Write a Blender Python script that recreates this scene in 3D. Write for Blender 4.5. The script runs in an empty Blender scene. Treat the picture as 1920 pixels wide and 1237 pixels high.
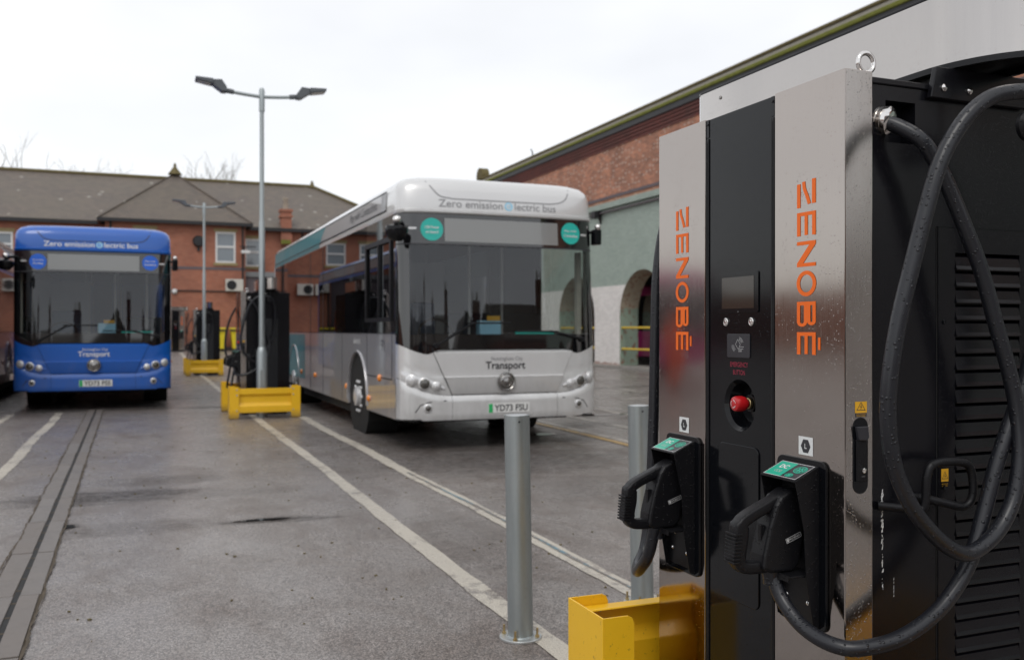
import bpy, math, random
from mathutils import Vector, Matrix
random.seed(7)
R = math.radians
PI = math.pi
sc = bpy.context.scene

# ------------------------------------------------------------ camera, sky, sun, exposure
cd = bpy.data.cameras.new('camera')
cam = bpy.data.objects.new('camera', cd)
sc.collection.objects.link(cam)
sc.camera = cam
cam.location = (0, 0, 1.38)
cam.rotation_euler = (R(90), 0, -math.atan2(692, 1720))
cd.sensor_width = 36
cd.lens = 36 * 1720 / 1920
cd.clip_end = 600
cd.clip_start = 0.05
cd.dof.use_dof = True
cd.dof.focus_distance = 2.35
cd.dof.aperture_fstop = 4.4

SUN_EL, SUN_AZ = R(52), R(215)
w = bpy.data.worlds.new('World')
sc.world = w
w.use_nodes = True
nt = w.node_tree
nt.nodes.clear()
wo = nt.nodes.new('ShaderNodeOutputWorld')
sky = nt.nodes.new('ShaderNodeTexSky')
sky.sky_type = 'NISHITA'
sky.sun_disc = False
sky.sun_elevation = SUN_EL
sky.sun_rotation = SUN_AZ
b1 = nt.nodes.new('ShaderNodeBackground')
b1.inputs[1].default_value = 0.05 * 0.4
nt.links.new(sky.outputs[0], b1.inputs[0])
tc = nt.nodes.new('ShaderNodeTexCoord')
mp = nt.nodes.new('ShaderNodeMapping')
mp.inputs['Scale'].default_value = (1.2, 1.2, 3.0)
nz = nt.nodes.new('ShaderNodeTexNoise')
nz.inputs['Scale'].default_value = 1.6
nz.inputs['Detail'].default_value = 4
cr = nt.nodes.new('ShaderNodeValToRGB')
cr.color_ramp.elements[0].position = 0.34
cr.color_ramp.elements[0].color = (0.675, 0.675, 0.68, 1)
cr.color_ramp.elements[1].position = 0.66
cr.color_ramp.elements[1].color = (0.83, 0.825, 0.82, 1)
b2 = nt.nodes.new('ShaderNodeBackground')
b2.inputs[1].default_value = 1.0
ad = nt.nodes.new('ShaderNodeAddShader')
nt.links.new(tc.outputs['Generated'], mp.inputs[0])
nt.links.new(mp.outputs[0], nz.inputs['Vector'])
nt.links.new(nz.outputs[0], cr.inputs[0])
nt.links.new(cr.outputs[0], b2.inputs[0])
nt.links.new(b1.outputs[0], ad.inputs[0])
nt.links.new(b2.outputs[0], ad.inputs[1])
nt.links.new(ad.outputs[0], wo.inputs[0])

sd = bpy.data.lights.new('sun', 'SUN')
sd.energy = 0.7
sd.angle = R(25)
sd.color = (1, 0.97, 0.93)
sun = bpy.data.objects.new('sun', sd)
sc.collection.objects.link(sun)
sun.rotation_euler = (PI / 2 - SUN_EL, 0, PI - SUN_AZ)
sc.view_settings.view_transform = 'Standard'
sc.view_settings.look = 'None'
sc.view_settings.exposure = 0.28
sc.view_settings.gamma = 1
sc.cycles.max_bounces = 8
sc.cycles.transparent_max_bounces = 12

# ------------------------------------------------------------ materials
MATS = {}


class NB:
    """tiny node-building helper"""

    def __init__(s, name):
        s.mat = bpy.data.materials.new(name)
        s.mat.use_nodes = True
        s.t = s.mat.node_tree
        s.t.nodes.clear()
        s.out = s.n('ShaderNodeOutputMaterial')

    def n(s, typ, **kw):
        nd = s.t.nodes.new(typ)
        for k, v in kw.items():
            if hasattr(nd, k):
                setattr(nd, k, v)
            else:
                nd.inputs[k].default_value = v
        return nd

    def l(s, a, b):
        s.t.links.new(a, b)

    def pos(s, axes='xyz', scale=(1, 1, 1), obj=False):
        if obj:
            g = s.n('ShaderNodeTexCoord').outputs['Object']
        else:
            g = s.n('ShaderNodeNewGeometry').outputs['Position']
        if axes != 'xyz':
            sp = s.n('ShaderNodeSeparateXYZ')
            cb = s.n('ShaderNodeCombineXYZ')
            s.l(g, sp.inputs[0])
            for i, a in enumerate(axes):
                if a in 'xyz':
                    s.l(sp.outputs['xyz'.index(a)], cb.inputs[i])
            g = cb.outputs[0]
        m = s.n('ShaderNodeMapping')
        m.inputs['Scale'].default_value = scale
        s.l(g, m.inputs[0])
        return m.outputs[0]

    def noise(s, vec, scale, detail=3, rough=0.5, dist=0):
        nd = s.n('ShaderNodeTexNoise')
        nd.inputs['Scale'].default_value = scale
        nd.inputs['Detail'].default_value = detail
        nd.inputs['Roughness'].default_value = rough
        nd.inputs['Distortion'].default_value = dist
        if vec:
            s.l(vec, nd.inputs['Vector'])
        return nd.outputs[0]

    def ramp(s, fac, stops):
        r = s.n('ShaderNodeValToRGB')
        e = r.color_ramp.elements
        while len(e) < len(stops):
            e.new(0.5)
        for i, (p, c) in enumerate(stops):
            e[i].position = p
            e[i].color = (c[0], c[1], c[2], 1) if isinstance(c, tuple) else (c, c, c, 1)
        s.l(fac, r.inputs[0])
        return r.outputs[0]

    def mix(s, fac, a, b, mode='MIX'):
        m = s.n('ShaderNodeMix', data_type='RGBA', blend_type=mode)
        for sock, v in ((0, fac), (6, a), (7, b)):
            if isinstance(v, (float, int)):
                m.inputs[sock].default_value = v if sock == 0 else (v, v, v, 1)
            elif isinstance(v, tuple):
                m.inputs[sock].default_value = (v[0], v[1], v[2], 1)
            else:
                s.l(v, m.inputs[sock])
        return m.outputs[2]

    def math(s, op, a, b=None, c=None, clamp=False):
        m = s.n('ShaderNodeMath', operation=op)
        m.use_clamp = clamp
        for i, v in enumerate((a, b, c)):
            if v is None:
                continue
            if isinstance(v, (float, int)):
                m.inputs[i].default_value = v
            else:
                s.l(v, m.inputs[i])
        return m.outputs[0]

    def bump(s, h, strength=0.3, dist=0.01, normal=None):
        b = s.n('ShaderNodeBump')
        b.inputs['Strength'].default_value = strength
        b.inputs['Distance'].default_value = dist
        s.l(h, b.inputs['Height'])
        if normal:
            s.l(normal, b.inputs['Normal'])
        return b.outputs[0]

    def bsdf(s, color, rough=0.5, metal=0.0, coat=0.0, normal=None, **kw):
        p = s.n('ShaderNodeBsdfPrincipled')
        for nm, v in (('Base Color', color), ('Roughness', rough), ('Metallic', metal), ('Coat Weight', coat)):
            if isinstance(v, tuple):
                p.inputs[nm].default_value = (v[0], v[1], v[2], 1)
            elif isinstance(v, (int, float)):
                p.inputs[nm].default_value = v
            else:
                s.l(v, p.inputs[nm])
        for k, v in kw.items():
            p.inputs[k.replace('_', ' ')].default_value = v
        if normal:
            s.l(normal, p.inputs['Normal'])
        s.l(p.outputs[0], s.out.inputs[0])
        return p


def droplets(nb, scale=170, thr=0.72, vecscale=(1, 1, 1), size=0.32):
    """height field of scattered water beads"""
    v = nb.pos(obj=True, scale=vecscale)
    vo = nb.n('ShaderNodeTexVoronoi')
    vo.inputs['Scale'].default_value = scale
    nb.l(v, vo.inputs['Vector'])
    sp = nb.n('ShaderNodeSeparateColor')
    nb.l(vo.outputs['Color'], sp.inputs[0])
    big = nb.noise(v, 9, 2)
    t = nb.math('ADD', sp.outputs[0], nb.math('MULTIPLY', nb.math('SUBTRACT', big, 0.5), 0.5))
    on = nb.math('GREATER_THAN', t, thr)
    rad = nb.math('MULTIPLY', sp.outputs[1], size)
    h = nb.math('SUBTRACT', 1.0, nb.math('DIVIDE', vo.outputs['Distance'], nb.math('ADD', rad, 0.12)), clamp=True)
    h = nb.math('POWER', h, 0.5)
    return nb.math('MULTIPLY', h, on)


def simple(name, color, rough=0.5, metal=0.0, coat=0.0, var=0.12, vs=3.0, bump=0.0, bs=80, bd=0.002, drop=0, dscale=170, thr=0.7, grime=0, **kw):
    nb = NB(name)
    v = nb.pos(obj=True)
    n = nb.noise(v, vs, 5, 0.6)
    c = nb.mix(n, tuple(x * (1 - var) for x in color), tuple(min(1, x * (1 + var)) for x in color))
    nr = nb.noise(v, vs * 2.3, 4, 0.6)
    rg = nb.math('ADD', rough * 0.85, nb.math('MULTIPLY', nr, rough * 0.3))
    if grime:
        sz = nb.n('ShaderNodeSeparateXYZ')
        nb.l(v, sz.inputs[0])
        gn = nb.noise(nb.pos(obj=True, scale=(1, 1, 0.35)), 7, 6, 0.7)
        up = nb.math('SUBTRACT', 1.25, nb.math('MULTIPLY', sz.outputs[2], 1.15), clamp=True)
        gf = nb.math('MULTIPLY', nb.math('MULTIPLY', up, nb.ramp(gn, [(0.35, 0.1), (0.7, 1.0)])), 0.32)
        gf = nb.math('ADD', gf, nb.ramp(gn, [(0.6, 0.0), (0.8, 0.07)]), clamp=True)
        c = nb.mix(gf, c, (0.10, 0.085, 0.07))
        rg = nb.math('ADD', rg, nb.math('MULTIPLY', gf, 0.35))
        coat = nb.math('MULTIPLY', nb.math('SUBTRACT', 1.0, gf, clamp=True), coat)
    nm = None
    if bump:
        nm = nb.bump(nb.noise(v, bs, 3), bump, bd)
    if drop:
        nm = nb.bump(droplets(nb, dscale, thr), drop, 0.0025, nm)
    nb.bsdf(c, rg, metal, coat, nm, **kw)
    MATS[name] = nb.mat
    return nb.mat


def emis_free(name, color, rough=0.5):
    return simple(name, color, rough, var=0.03)


M = MATS
simple('stainless', (0.52, 0.49, 0.47), 0.2, 1.0)
# brushed stainless steel with beads of water
def steel(name, drop, thr, col=(0.425, 0.383, 0.355), rough=0.085, an=0.8):
    nb = NB(name)
    v = nb.pos(obj=True, scale=(1, 1, 0.02))
    st = nb.noise(v, 420, 3, 0.6)
    v2 = nb.pos(obj=True)
    bl = nb.noise(v2, 3.0, 4, 0.6)
    c = nb.mix(nb.math('MULTIPLY', st, 0.5), tuple(x * 0.93 for x in col), tuple(x * 1.07 for x in col))
    c = nb.mix(nb.math('MULTIPLY', bl, 0.25), c, tuple(x * 0.8 for x in col))
    rg = nb.math('ADD', rough, nb.math('MULTIPLY', nb.math('SUBTRACT', st, 0.5), 0.12))
    nm = nb.bump(nb.noise(v2, 2.2, 2), 0.12, 0.01)
    if drop:
        nm = nb.bump(droplets(nb, 230, thr), drop, 0.002, nm)
    p = nb.bsdf(c, rg, 1.0, 0, nm, Anisotropic=an, Anisotropic_Rotation=0.25)
    tg = nb.n('ShaderNodeTangent', direction_type='RADIAL', axis='Z')
    nb.l(tg.outputs[0], p.inputs['Tangent'])
    M[name] = nb.mat
steel('steel_front', 0.2, 0.965)
steel('steel_side', 0.6, 0.55, (0.46, 0.43, 0.405), 0.20, 0.6)
steel('steel_canopy', 0.2, 0.93, (0.50, 0.475, 0.455), 0.10)
simple('black_paint', (0.0055, 0.0055, 0.0075), 0.24, 0, 0.0, Specular_IOR_Level=0.3, bump=0.15, bs=500, bd=0.0006, drop=0.35, dscale=260, thr=0.85)
simple('black_gloss', (0.004, 0.0045, 0.006), 0.11, 0, 0.0, Specular_IOR_Level=0.3, drop=0.3, dscale=240, thr=0.93)
simple('black_matte', (0.0065, 0.0065, 0.008), 0.42, Specular_IOR_Level=0.3, bump=0.25, bs=900, bd=0.0005, drop=0.9, dscale=150, thr=0.6)
simple('black_cavity', (0.004, 0.004, 0.004), 0.7)
simple('rubber_cable', (0.011, 0.012, 0.016), 0.33, bump=0.1, bs=300, bd=0.0006, drop=1.0, dscale=105, thr=0.30, Specular_IOR_Level=0.5)
simple('chrome', (0.75, 0.73, 0.71), 0.13, 1.0)
simple('chrome_dark', (0.30, 0.29, 0.28), 0.2, 1.0)
simple('brass', (0.55, 0.42, 0.22), 0.3, 1.0)
simple('orange_print', (0.93, 0.155, 0.006), 0.6, var=0.03)
simple('white_print', (0.75, 0.75, 0.75), 0.5, var=0.03)
simple('green_print', (0.02, 0.42, 0.28), 0.35, var=0.05)
simple('red_print', (0.33, 0.02, 0.05), 0.5, var=0.03)
simple('red_plastic', (0.50, 0.010, 0.014), 0.3, coat=0.3)
simple('yellow_print', (0.75, 0.40, 0.02), 0.45)
simple('screen_glass', (0.035, 0.026, 0.02), 0.08, 0, 0.0, Specular_IOR_Level=0.7)
simple('icon_print', (0.55, 0.55, 0.55), 0.5)
simple('card_pad', (0.03, 0.03, 0.036), 0.3, drop=0.3, dscale=240, thr=0.85)
# yellow powder-coated barrier: scuffed
nb = NB('barrier_yellow')
v = nb.pos(obj=True)
n1 = nb.noise(v, 6, 5, 0.65)
n2 = nb.noise(v, 45, 4, 0.7)
c = nb.mix(n1, (0.84, 0.47, 0.010), (0.92, 0.55, 0.018))
c = nb.mix(nb.ramp(n2, [(0.63, 0.0), (0.70, 0.6)]), c, (0.30, 0.16, 0.02))
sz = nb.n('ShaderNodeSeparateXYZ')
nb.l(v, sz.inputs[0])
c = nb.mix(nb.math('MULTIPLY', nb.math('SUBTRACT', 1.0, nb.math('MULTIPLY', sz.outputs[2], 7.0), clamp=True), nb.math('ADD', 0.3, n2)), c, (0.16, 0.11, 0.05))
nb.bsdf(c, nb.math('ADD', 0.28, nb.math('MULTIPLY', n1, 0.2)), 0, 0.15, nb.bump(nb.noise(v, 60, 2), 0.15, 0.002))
M['barrier_yellow'] = nb.mat
# galvanised steel
nb = NB('galvanised')
v = nb.pos(obj=True, scale=(1, 1, 0.12))
n1 = nb.noise(v, 22, 5, 0.6)
n2 = nb.noise(nb.pos(obj=True), 60, 4, 0.7)
c = nb.mix(n1, (0.27, 0.31, 0.32), (0.46, 0.49, 0.49))
c = nb.mix(nb.ramp(n2, [(0.55, 0.0), (0.75, 0.5)]), c, (0.34, 0.33, 0.31))
nb.bsdf(c, nb.math('ADD', 0.34, nb.math('MULTIPLY', n2, 0.2)), 0.75, 0, nb.bump(n2, 0.1, 0.002))
M['galvanised'] = nb.mat
simple('zinc', (0.5, 0.52, 0.52), 0.35, 0.7)
simple('lamp_grey', (0.10, 0.11, 0.12), 0.45)
simple('lamp_glass', (0.45, 0.45, 0.42), 0.2)

# vehicle materials
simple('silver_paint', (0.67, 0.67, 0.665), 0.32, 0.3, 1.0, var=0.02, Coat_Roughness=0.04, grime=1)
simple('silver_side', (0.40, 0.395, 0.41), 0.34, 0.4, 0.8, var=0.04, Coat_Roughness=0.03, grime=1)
simple('blue_paint', (0.002, 0.098, 0.45), 0.35, 0.0, 0.7, var=0.03, Coat_Roughness=0.05, grime=1)
simple('teal_paint', (0.008, 0.20, 0.235), 0.4, 0.0, 0.35, var=0.04)
simple('maroon_paint', (0.15, 0.035, 0.045), 0.3, 0.1, 1.0, var=0.06)
simple('magenta_paint', (0.32, 0.008, 0.12), 0.3, 0.1, 1.0, var=0.06)
simple('seam', (0.03, 0.03, 0.035), 0.6)
simple('glass_black', (0.006, 0.006, 0.007), 0.05, 0, 1.0, var=0.0, Coat_IOR=1.6)
simple('display_glass', (0.24, 0.245, 0.24), 0.12, 0, 0.6, var=0.02)
simple('sticker_teal', (0.02, 0.45, 0.38), 0.3, var=0.03)
simple('sticker_blue', (0.01, 0.12, 0.62), 0.3, var=0.03)
simple('light_blue', (0.35, 0.66, 0.85), 0.4, var=0.02)
simple('text_grey', (0.28, 0.28, 0.29), 0.4, var=0.02)
simple('text_dark', (0.035, 0.035, 0.04), 0.4, var=0.02)
simple('tyre', (0.018, 0.017, 0.017), 0.75, bump=0.4, bs=60)
simple('rim', (0.72, 0.72, 0.72), 0.3, 0.45)
simple('lens', (0.62, 0.62, 0.62), 0.12, 0.3, 1.0)
simple('lens_dark', (0.10, 0.095, 0.085), 0.1, 0.5, 1.0)
simple('amber', (0.85, 0.25, 0.01), 0.2, 0, 1.0)
simple('interior_dark', (0.02, 0.02, 0.022), 0.7)
simple('interior_grey', (0.20, 0.21, 0.22), 0.6)
simple('seat_fabric', (0.03, 0.06, 0.10), 0.85)
simple('pole_yellow', (0.55, 0.25, 0.04), 0.4)
simple('plate_white', (0.72, 0.72, 0.70), 0.35, var=0.02)
simple('plate_green', (0.02, 0.42, 0.12), 0.4, var=0.02)
simple('under_black', (0.008, 0.008, 0.008), 0.85)


def glass(name, tint, ior=1.8, rough=0.0):
    nb = NB(name)
    tr = nb.n('ShaderNodeBsdfTransparent')
    tr.inputs[0].default_value = (*tint, 1)
    gl = nb.n('ShaderNodeBsdfGlossy')
    gl.inputs['Roughness'].default_value = rough
    gl.inputs['Color'].default_value = (0.95, 0.96, 1, 1)
    fr = nb.n('ShaderNodeFresnel')
    fr.inputs[0].default_value = ior
    mx = nb.n('ShaderNodeMixShader')
    gm = nb.n('ShaderNodeNewGeometry')
    io = nb.math('MULTIPLY_ADD', gm.outputs['Backfacing'], 1 / ior - ior, ior)   # same fresnel from either face of the pane
    nb.l(io, fr.inputs[0])
    nb.l(fr.outputs[0], mx.inputs[0])
    nb.l(tr.outputs[0], mx.inputs[1])
    nb.l(gl.outputs[0], mx.inputs[2])
    nb.l(mx.outputs[0], nb.out.inputs[0])
    M[name] = nb.mat
glass('glass_clear', (0.90, 0.92, 0.91), 1.5)
glass('glass_screen', (0.80, 0.83, 0.82), 1.68)
glass('glass_tint', (0.10, 0.11, 0.11), 1.9)
simple('window_glass', (0.10, 0.13, 0.16), 0.05, 0, 1.0, var=0.3, vs=0.8, Coat_IOR=1.7)


def brick(name, axes, c1, c2, mortar, bw=0.235, bh=0.078, pale=None, dirt=(0.06, 0.045, 0.04), dirtamt=0.35, bump=0.5):
    nb = NB(name)
    v = nb.pos(axes)
    bt = nb.n('ShaderNodeTexBrick')
    bt.inputs['Scale'].default_value = 1.0
    bt.inputs['Brick Width'].default_value = bw
    bt.inputs['Row Height'].default_value = bh
    bt.inputs['Mortar Size'].default_value = 0.008
    bt.inputs['Mortar Smooth'].default_value = 0.3
    bt.inputs['Bias'].default_value = 0.0
    bt.inputs['Color1'].default_value = (*c1, 1)
    bt.inputs['Color2'].default_value = (*c2, 1)
    bt.inputs['Mortar'].default_value = (*mortar, 1)
    nb.l(v, bt.inputs['Vector'])
    c = bt.outputs['Color']
    n0 = nb.noise(v, 0.8, 6, 0.65)
    n1 = nb.noise(v, 7, 5, 0.7)
    c = nb.mix(nb.math('MULTIPLY', n1, 0.5), c, nb.mix(0.5, c, (c1[0] * 1.5, c1[1] * 1.3, c1[2] * 1.2)))
    c = nb.mix(nb.ramp(n0, [(0.42, 0.0), (0.7, dirtamt)]), c, dirt)
    if pale:
        v2 = nb.pos(axes, scale=(4.2, 7.5, 1))
        vo = nb.n('ShaderNodeTexVoronoi')
        vo.inputs['Scale'].default_value = 1.0
        vo.inputs['Randomness'].default_value = 0.45
        nb.l(v2, vo.inputs['Vector'])
        spc = nb.n('ShaderNodeSeparateColor')
        nb.l(vo.outputs['Color'], spc.inputs[0])
        on = nb.math('GREATER_THAN', nb.math('ADD', spc.outputs[0], nb.math('MULTIPLY', n0, 0.9)), 0.66)
        d = nb.math('MULTIPLY', nb.math('LESS_THAN', vo.outputs['Distance'], 0.27), on)
        c = nb.mix(nb.math('MULTIPLY', d, 0.75), c, pale)
    nm = nb.bump(nb.math('ADD', nb.math('MULTIPLY', bt.outputs['Fac'], -1.0), nb.math('MULTIPLY', n1, 0.4)), bump, 0.012)
    nb.bsdf(c, 0.82, 0, 0, nm)
    M[name] = nb.mat
brick('brick_office', 'xz', (0.33, 0.115, 0.068), (0.42, 0.165, 0.10), (0.26, 0.18, 0.14), dirtamt=0.3)
brick('brick_office_side', 'yz', (0.33, 0.115, 0.068), (0.42, 0.165, 0.10), (0.26, 0.18, 0.14), dirtamt=0.3)
brick('brick_depot', 'yz', (0.55, 0.24, 0.14), (0.27, 0.13, 0.09), (0.33, 0.24, 0.19), pale=(0.55, 0.44, 0.37), dirtamt=0.6)
brick('brick_corbel', 'yz', (0.19, 0.055, 0.045), (0.13, 0.045, 0.04), (0.12, 0.08, 0.07), dirtamt=0.5)
brick('brick_band', 'yz', (0.52, 0.24, 0.14), (0.38, 0.17, 0.11), (0.35, 0.27, 0.21), pale=(0.55, 0.42, 0.33), dirtamt=0.35)
brick('brick_terrace', 'xz', (0.16, 0.06, 0.04), (0.2, 0.08, 0.05), (0.12, 0.09, 0.07))


def painted_brick(name, axes):
    nb = NB(name)
    v = nb.pos(axes)
    bt = nb.n('ShaderNodeTexBrick')
    bt.inputs['Scale'].default_value = 1.0
    bt.inputs['Brick Width'].default_value = 0.235
    bt.inputs['Row Height'].default_value = 0.078
    bt.inputs['Mortar Size'].default_value = 0.007
    bt.inputs['Color1'].default_value = (1, 1, 1, 1)
    bt.inputs['Color2'].default_value = (0.86, 0.86, 0.86, 1)
    bt.inputs['Mortar'].default_value = (0.7, 0.7, 0.7, 1)
    nb.l(v, bt.inputs['Vector'])
    sp = nb.n('ShaderNodeSeparateXYZ')
    nb.l(nb.pos(), sp.inputs[0])
    n0 = nb.noise(v, 1.3, 6, 0.65)
    n1 = nb.noise(v, 9, 5, 0.7)
    edge = nb.math('ADD', sp.outputs[2], nb.math('MULTIPLY', nb.math('SUBTRACT', n1, 0.5), 0.12))
    green = nb.mix(n0, (0.29, 0.36, 0.315), (0.41, 0.475, 0.42))
    white = nb.mix(n0, (0.74, 0.70, 0.66), (0.86, 0.83, 0.80))
    low = nb.math('LESS_THAN', edge, 3.0)
    c = nb.mix(low, green, white)
    base = nb.math('LESS_THAN', nb.math('ADD', sp.outputs[2], nb.math('MULTIPLY', n1, 0.5)), 0.42)
    c = nb.mix(nb.math('MULTIPLY', base, 0.75), c, (0.30, 0.15, 0.11))
    c = nb.mix(nb.ramp(n1, [(0.66, 0.0), (0.72, 0.7)]), c, (0.36, 0.30, 0.26))
    c = nb.mix(1.0, c, bt.outputs['Color'], 'MULTIPLY')
    nm = nb.bump(nb.math('ADD', nb.math('MULTIPLY', bt.outputs['Fac'], -1.0), nb.math('MULTIPLY', n1, 0.5)), 0.4, 0.01)
    nb.bsdf(c, 0.6, 0, 0, nm)
    M[name] = nb.mat
painted_brick('painted_depot', 'yz')

nb = NB('arch_reveal')
v = nb.pos()
n = nb.noise(v, 6, 6, 0.7)
sp = nb.n('ShaderNodeSeparateXYZ')
nb.l(v, sp.inputs[0])
c = nb.mix(nb.math('LESS_THAN', nb.math('ADD', sp.outputs[2], nb.math('MULTIPLY', n, 0.3)), 2.3), (0.42, 0.36, 0.27), (0.30, 0.38, 0.30))
c = nb.mix(nb.ramp(n, [(0.56, 0.0), (0.6, 1.0)]), c, (0.25, 0.10, 0.07))
nb.bsdf(c, 0.8, 0, 0, nb.bump(n, 0.5, 0.01))
M['arch_reveal'] = nb.mat

# slates: courses of slate with moss and pale lichen dots
nb = NB('slate')
v = nb.pos(obj=True, scale=(1, 1, 1))
vb = nb.pos('xz')
bt = nb.n('ShaderNodeTexBrick')
for k, val in (('Scale', 1.0), ('Brick Width', 0.3), ('Row Height', 0.13), ('Mortar Size', 0.008), ('Bias', -0.1)):
    bt.inputs[k].default_value = val
bt.inputs['Color1'].default_value = (0.165, 0.128, 0.100, 1)
bt.inputs['Color2'].default_value = (0.105, 0.086, 0.074, 1)
bt.inputs['Mortar'].default_value = (0.04, 0.037, 0.035, 1)
nb.l(vb, bt.inputs['Vector'])
n0 = nb.noise(v, 0.5, 6, 0.65)
n1 = nb.noise(v, 3.5, 5, 0.7)
c = nb.mix(nb.ramp(n0, [(0.35, 0.0), (0.7, 0.6)]), bt.outputs['Color'], (0.14, 0.12, 0.085))
c = nb.mix(nb.math('MULTIPLY', n1, 0.5), c, (0.085, 0.072, 0.064))
vo = nb.n('ShaderNodeTexVoronoi')
vo.inputs['Scale'].default_value = 1.5
nb.l(v, vo.inputs['Vector'])
spc = nb.n('ShaderNodeSeparateColor')
nb.l(vo.outputs['Color'], spc.inputs[0])
d = nb.math('MULTIPLY', nb.math('LESS_THAN', vo.outputs['Distance'], 0.16), nb.math('GREATER_THAN', spc.outputs[0], 0.62))
c = nb.mix(nb.math('MULTIPLY', d, 0.6), c, (0.40, 0.38, 0.34))
nb.bsdf(c, 0.55, 0, 0, nb.bump(nb.math('ADD', nb.math('MULTIPLY', bt.outputs['Fac'], -1.0), n1), 0.5, 0.02))
M['slate'] = nb.mat
simple('moss', (0.16, 0.17, 0.03), 0.95, var=0.5, vs=4, bump=0.8, bs=12, bd=0.03)
simple('crack_dirt', (0.075, 0.058, 0.04), 0.95, var=0.5, vs=8)
simple('moss_brown', (0.13, 0.105, 0.045), 0.95, var=0.5, vs=3, bump=0.8, bs=12, bd=0.03)
simple('stone_pale', (0.45, 0.42, 0.36), 0.8, var=0.25, vs=5)
simple('stone_sill', (0.30, 0.24, 0.12), 0.8, var=0.2)
simple('gutter_black', (0.015, 0.015, 0.017), 0.5)
simple('frame_white', (0.68, 0.68, 0.67), 0.45, var=0.05)
simple('ac_white', (0.55, 0.53, 0.48), 0.5, var=0.1)
simple('clay_pot', (0.36, 0.31, 0.25), 0.8)
simple('band_grey', (0.12, 0.10, 0.11), 0.7)
simple('bin_yellow', (0.72, 0.58, 0.02), 0.4)
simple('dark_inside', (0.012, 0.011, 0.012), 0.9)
simple('concrete', (0.24, 0.225, 0.205), 0.85, var=0.25, vs=4, bump=0.4, bs=40)
simple('lintel', (0.50, 0.49, 0.47), 0.7)
simple('lead_grey', (0.20, 0.205, 0.21), 0.55)
simple('bark', (0.14, 0.12, 0.10), 0.9, var=0.25)
simple('hivis', (0.75, 0.10, 0.02), 0.75, var=0.1)
simple('reflective_tape', (0.6, 0.6, 0.6), 0.35)
simple('skin', (0.45, 0.28, 0.2), 0.6)
simple('hair', (0.04, 0.025, 0.015), 0.8)
simple('rail_yellow', (0.62, 0.42, 0.03), 0.5)

# wet asphalt, stains at fixed places, plus shade painted beneath the parked buses
STAINS_AND_SHADE = [(-0.28, 8.3, 0.9, 0.40, 0.9), (0.15, 9.0, 0.6, 0.35, 0.5), (0.85, 6.85, 0.42, 0.12, 0.95), (1.12, 6.78, 0.3, 0.08, 0.6), (-0.5, 7.13, 0.1, 0.16, 0.9),
          (-0.1, 6.9, 0.7, 0.25, 0.4), (0.6, 8.1, 0.9, 0.2, 0.3), (3.6, 9.2, 1.7, 1.3, 0.75), (2.1, 11.5, 0.35, 2.2, 0.5), (4.3, 7.2, 1.6, 0.8, 0.4),
          (3.7, 11.0, 1.9, 2.2, 0.8), (2.0, 5.6, 0.35, 1.2, 0.3), (-0.75, 21, 1.6, 5.5, 0.6), (5.5, 12.0, 1.2, 0.5, 0.6), (7.9, 12.6, 1.2, .5, .5), (1.9, 9.6, 0.5, 1.5, 0.4)]
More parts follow.
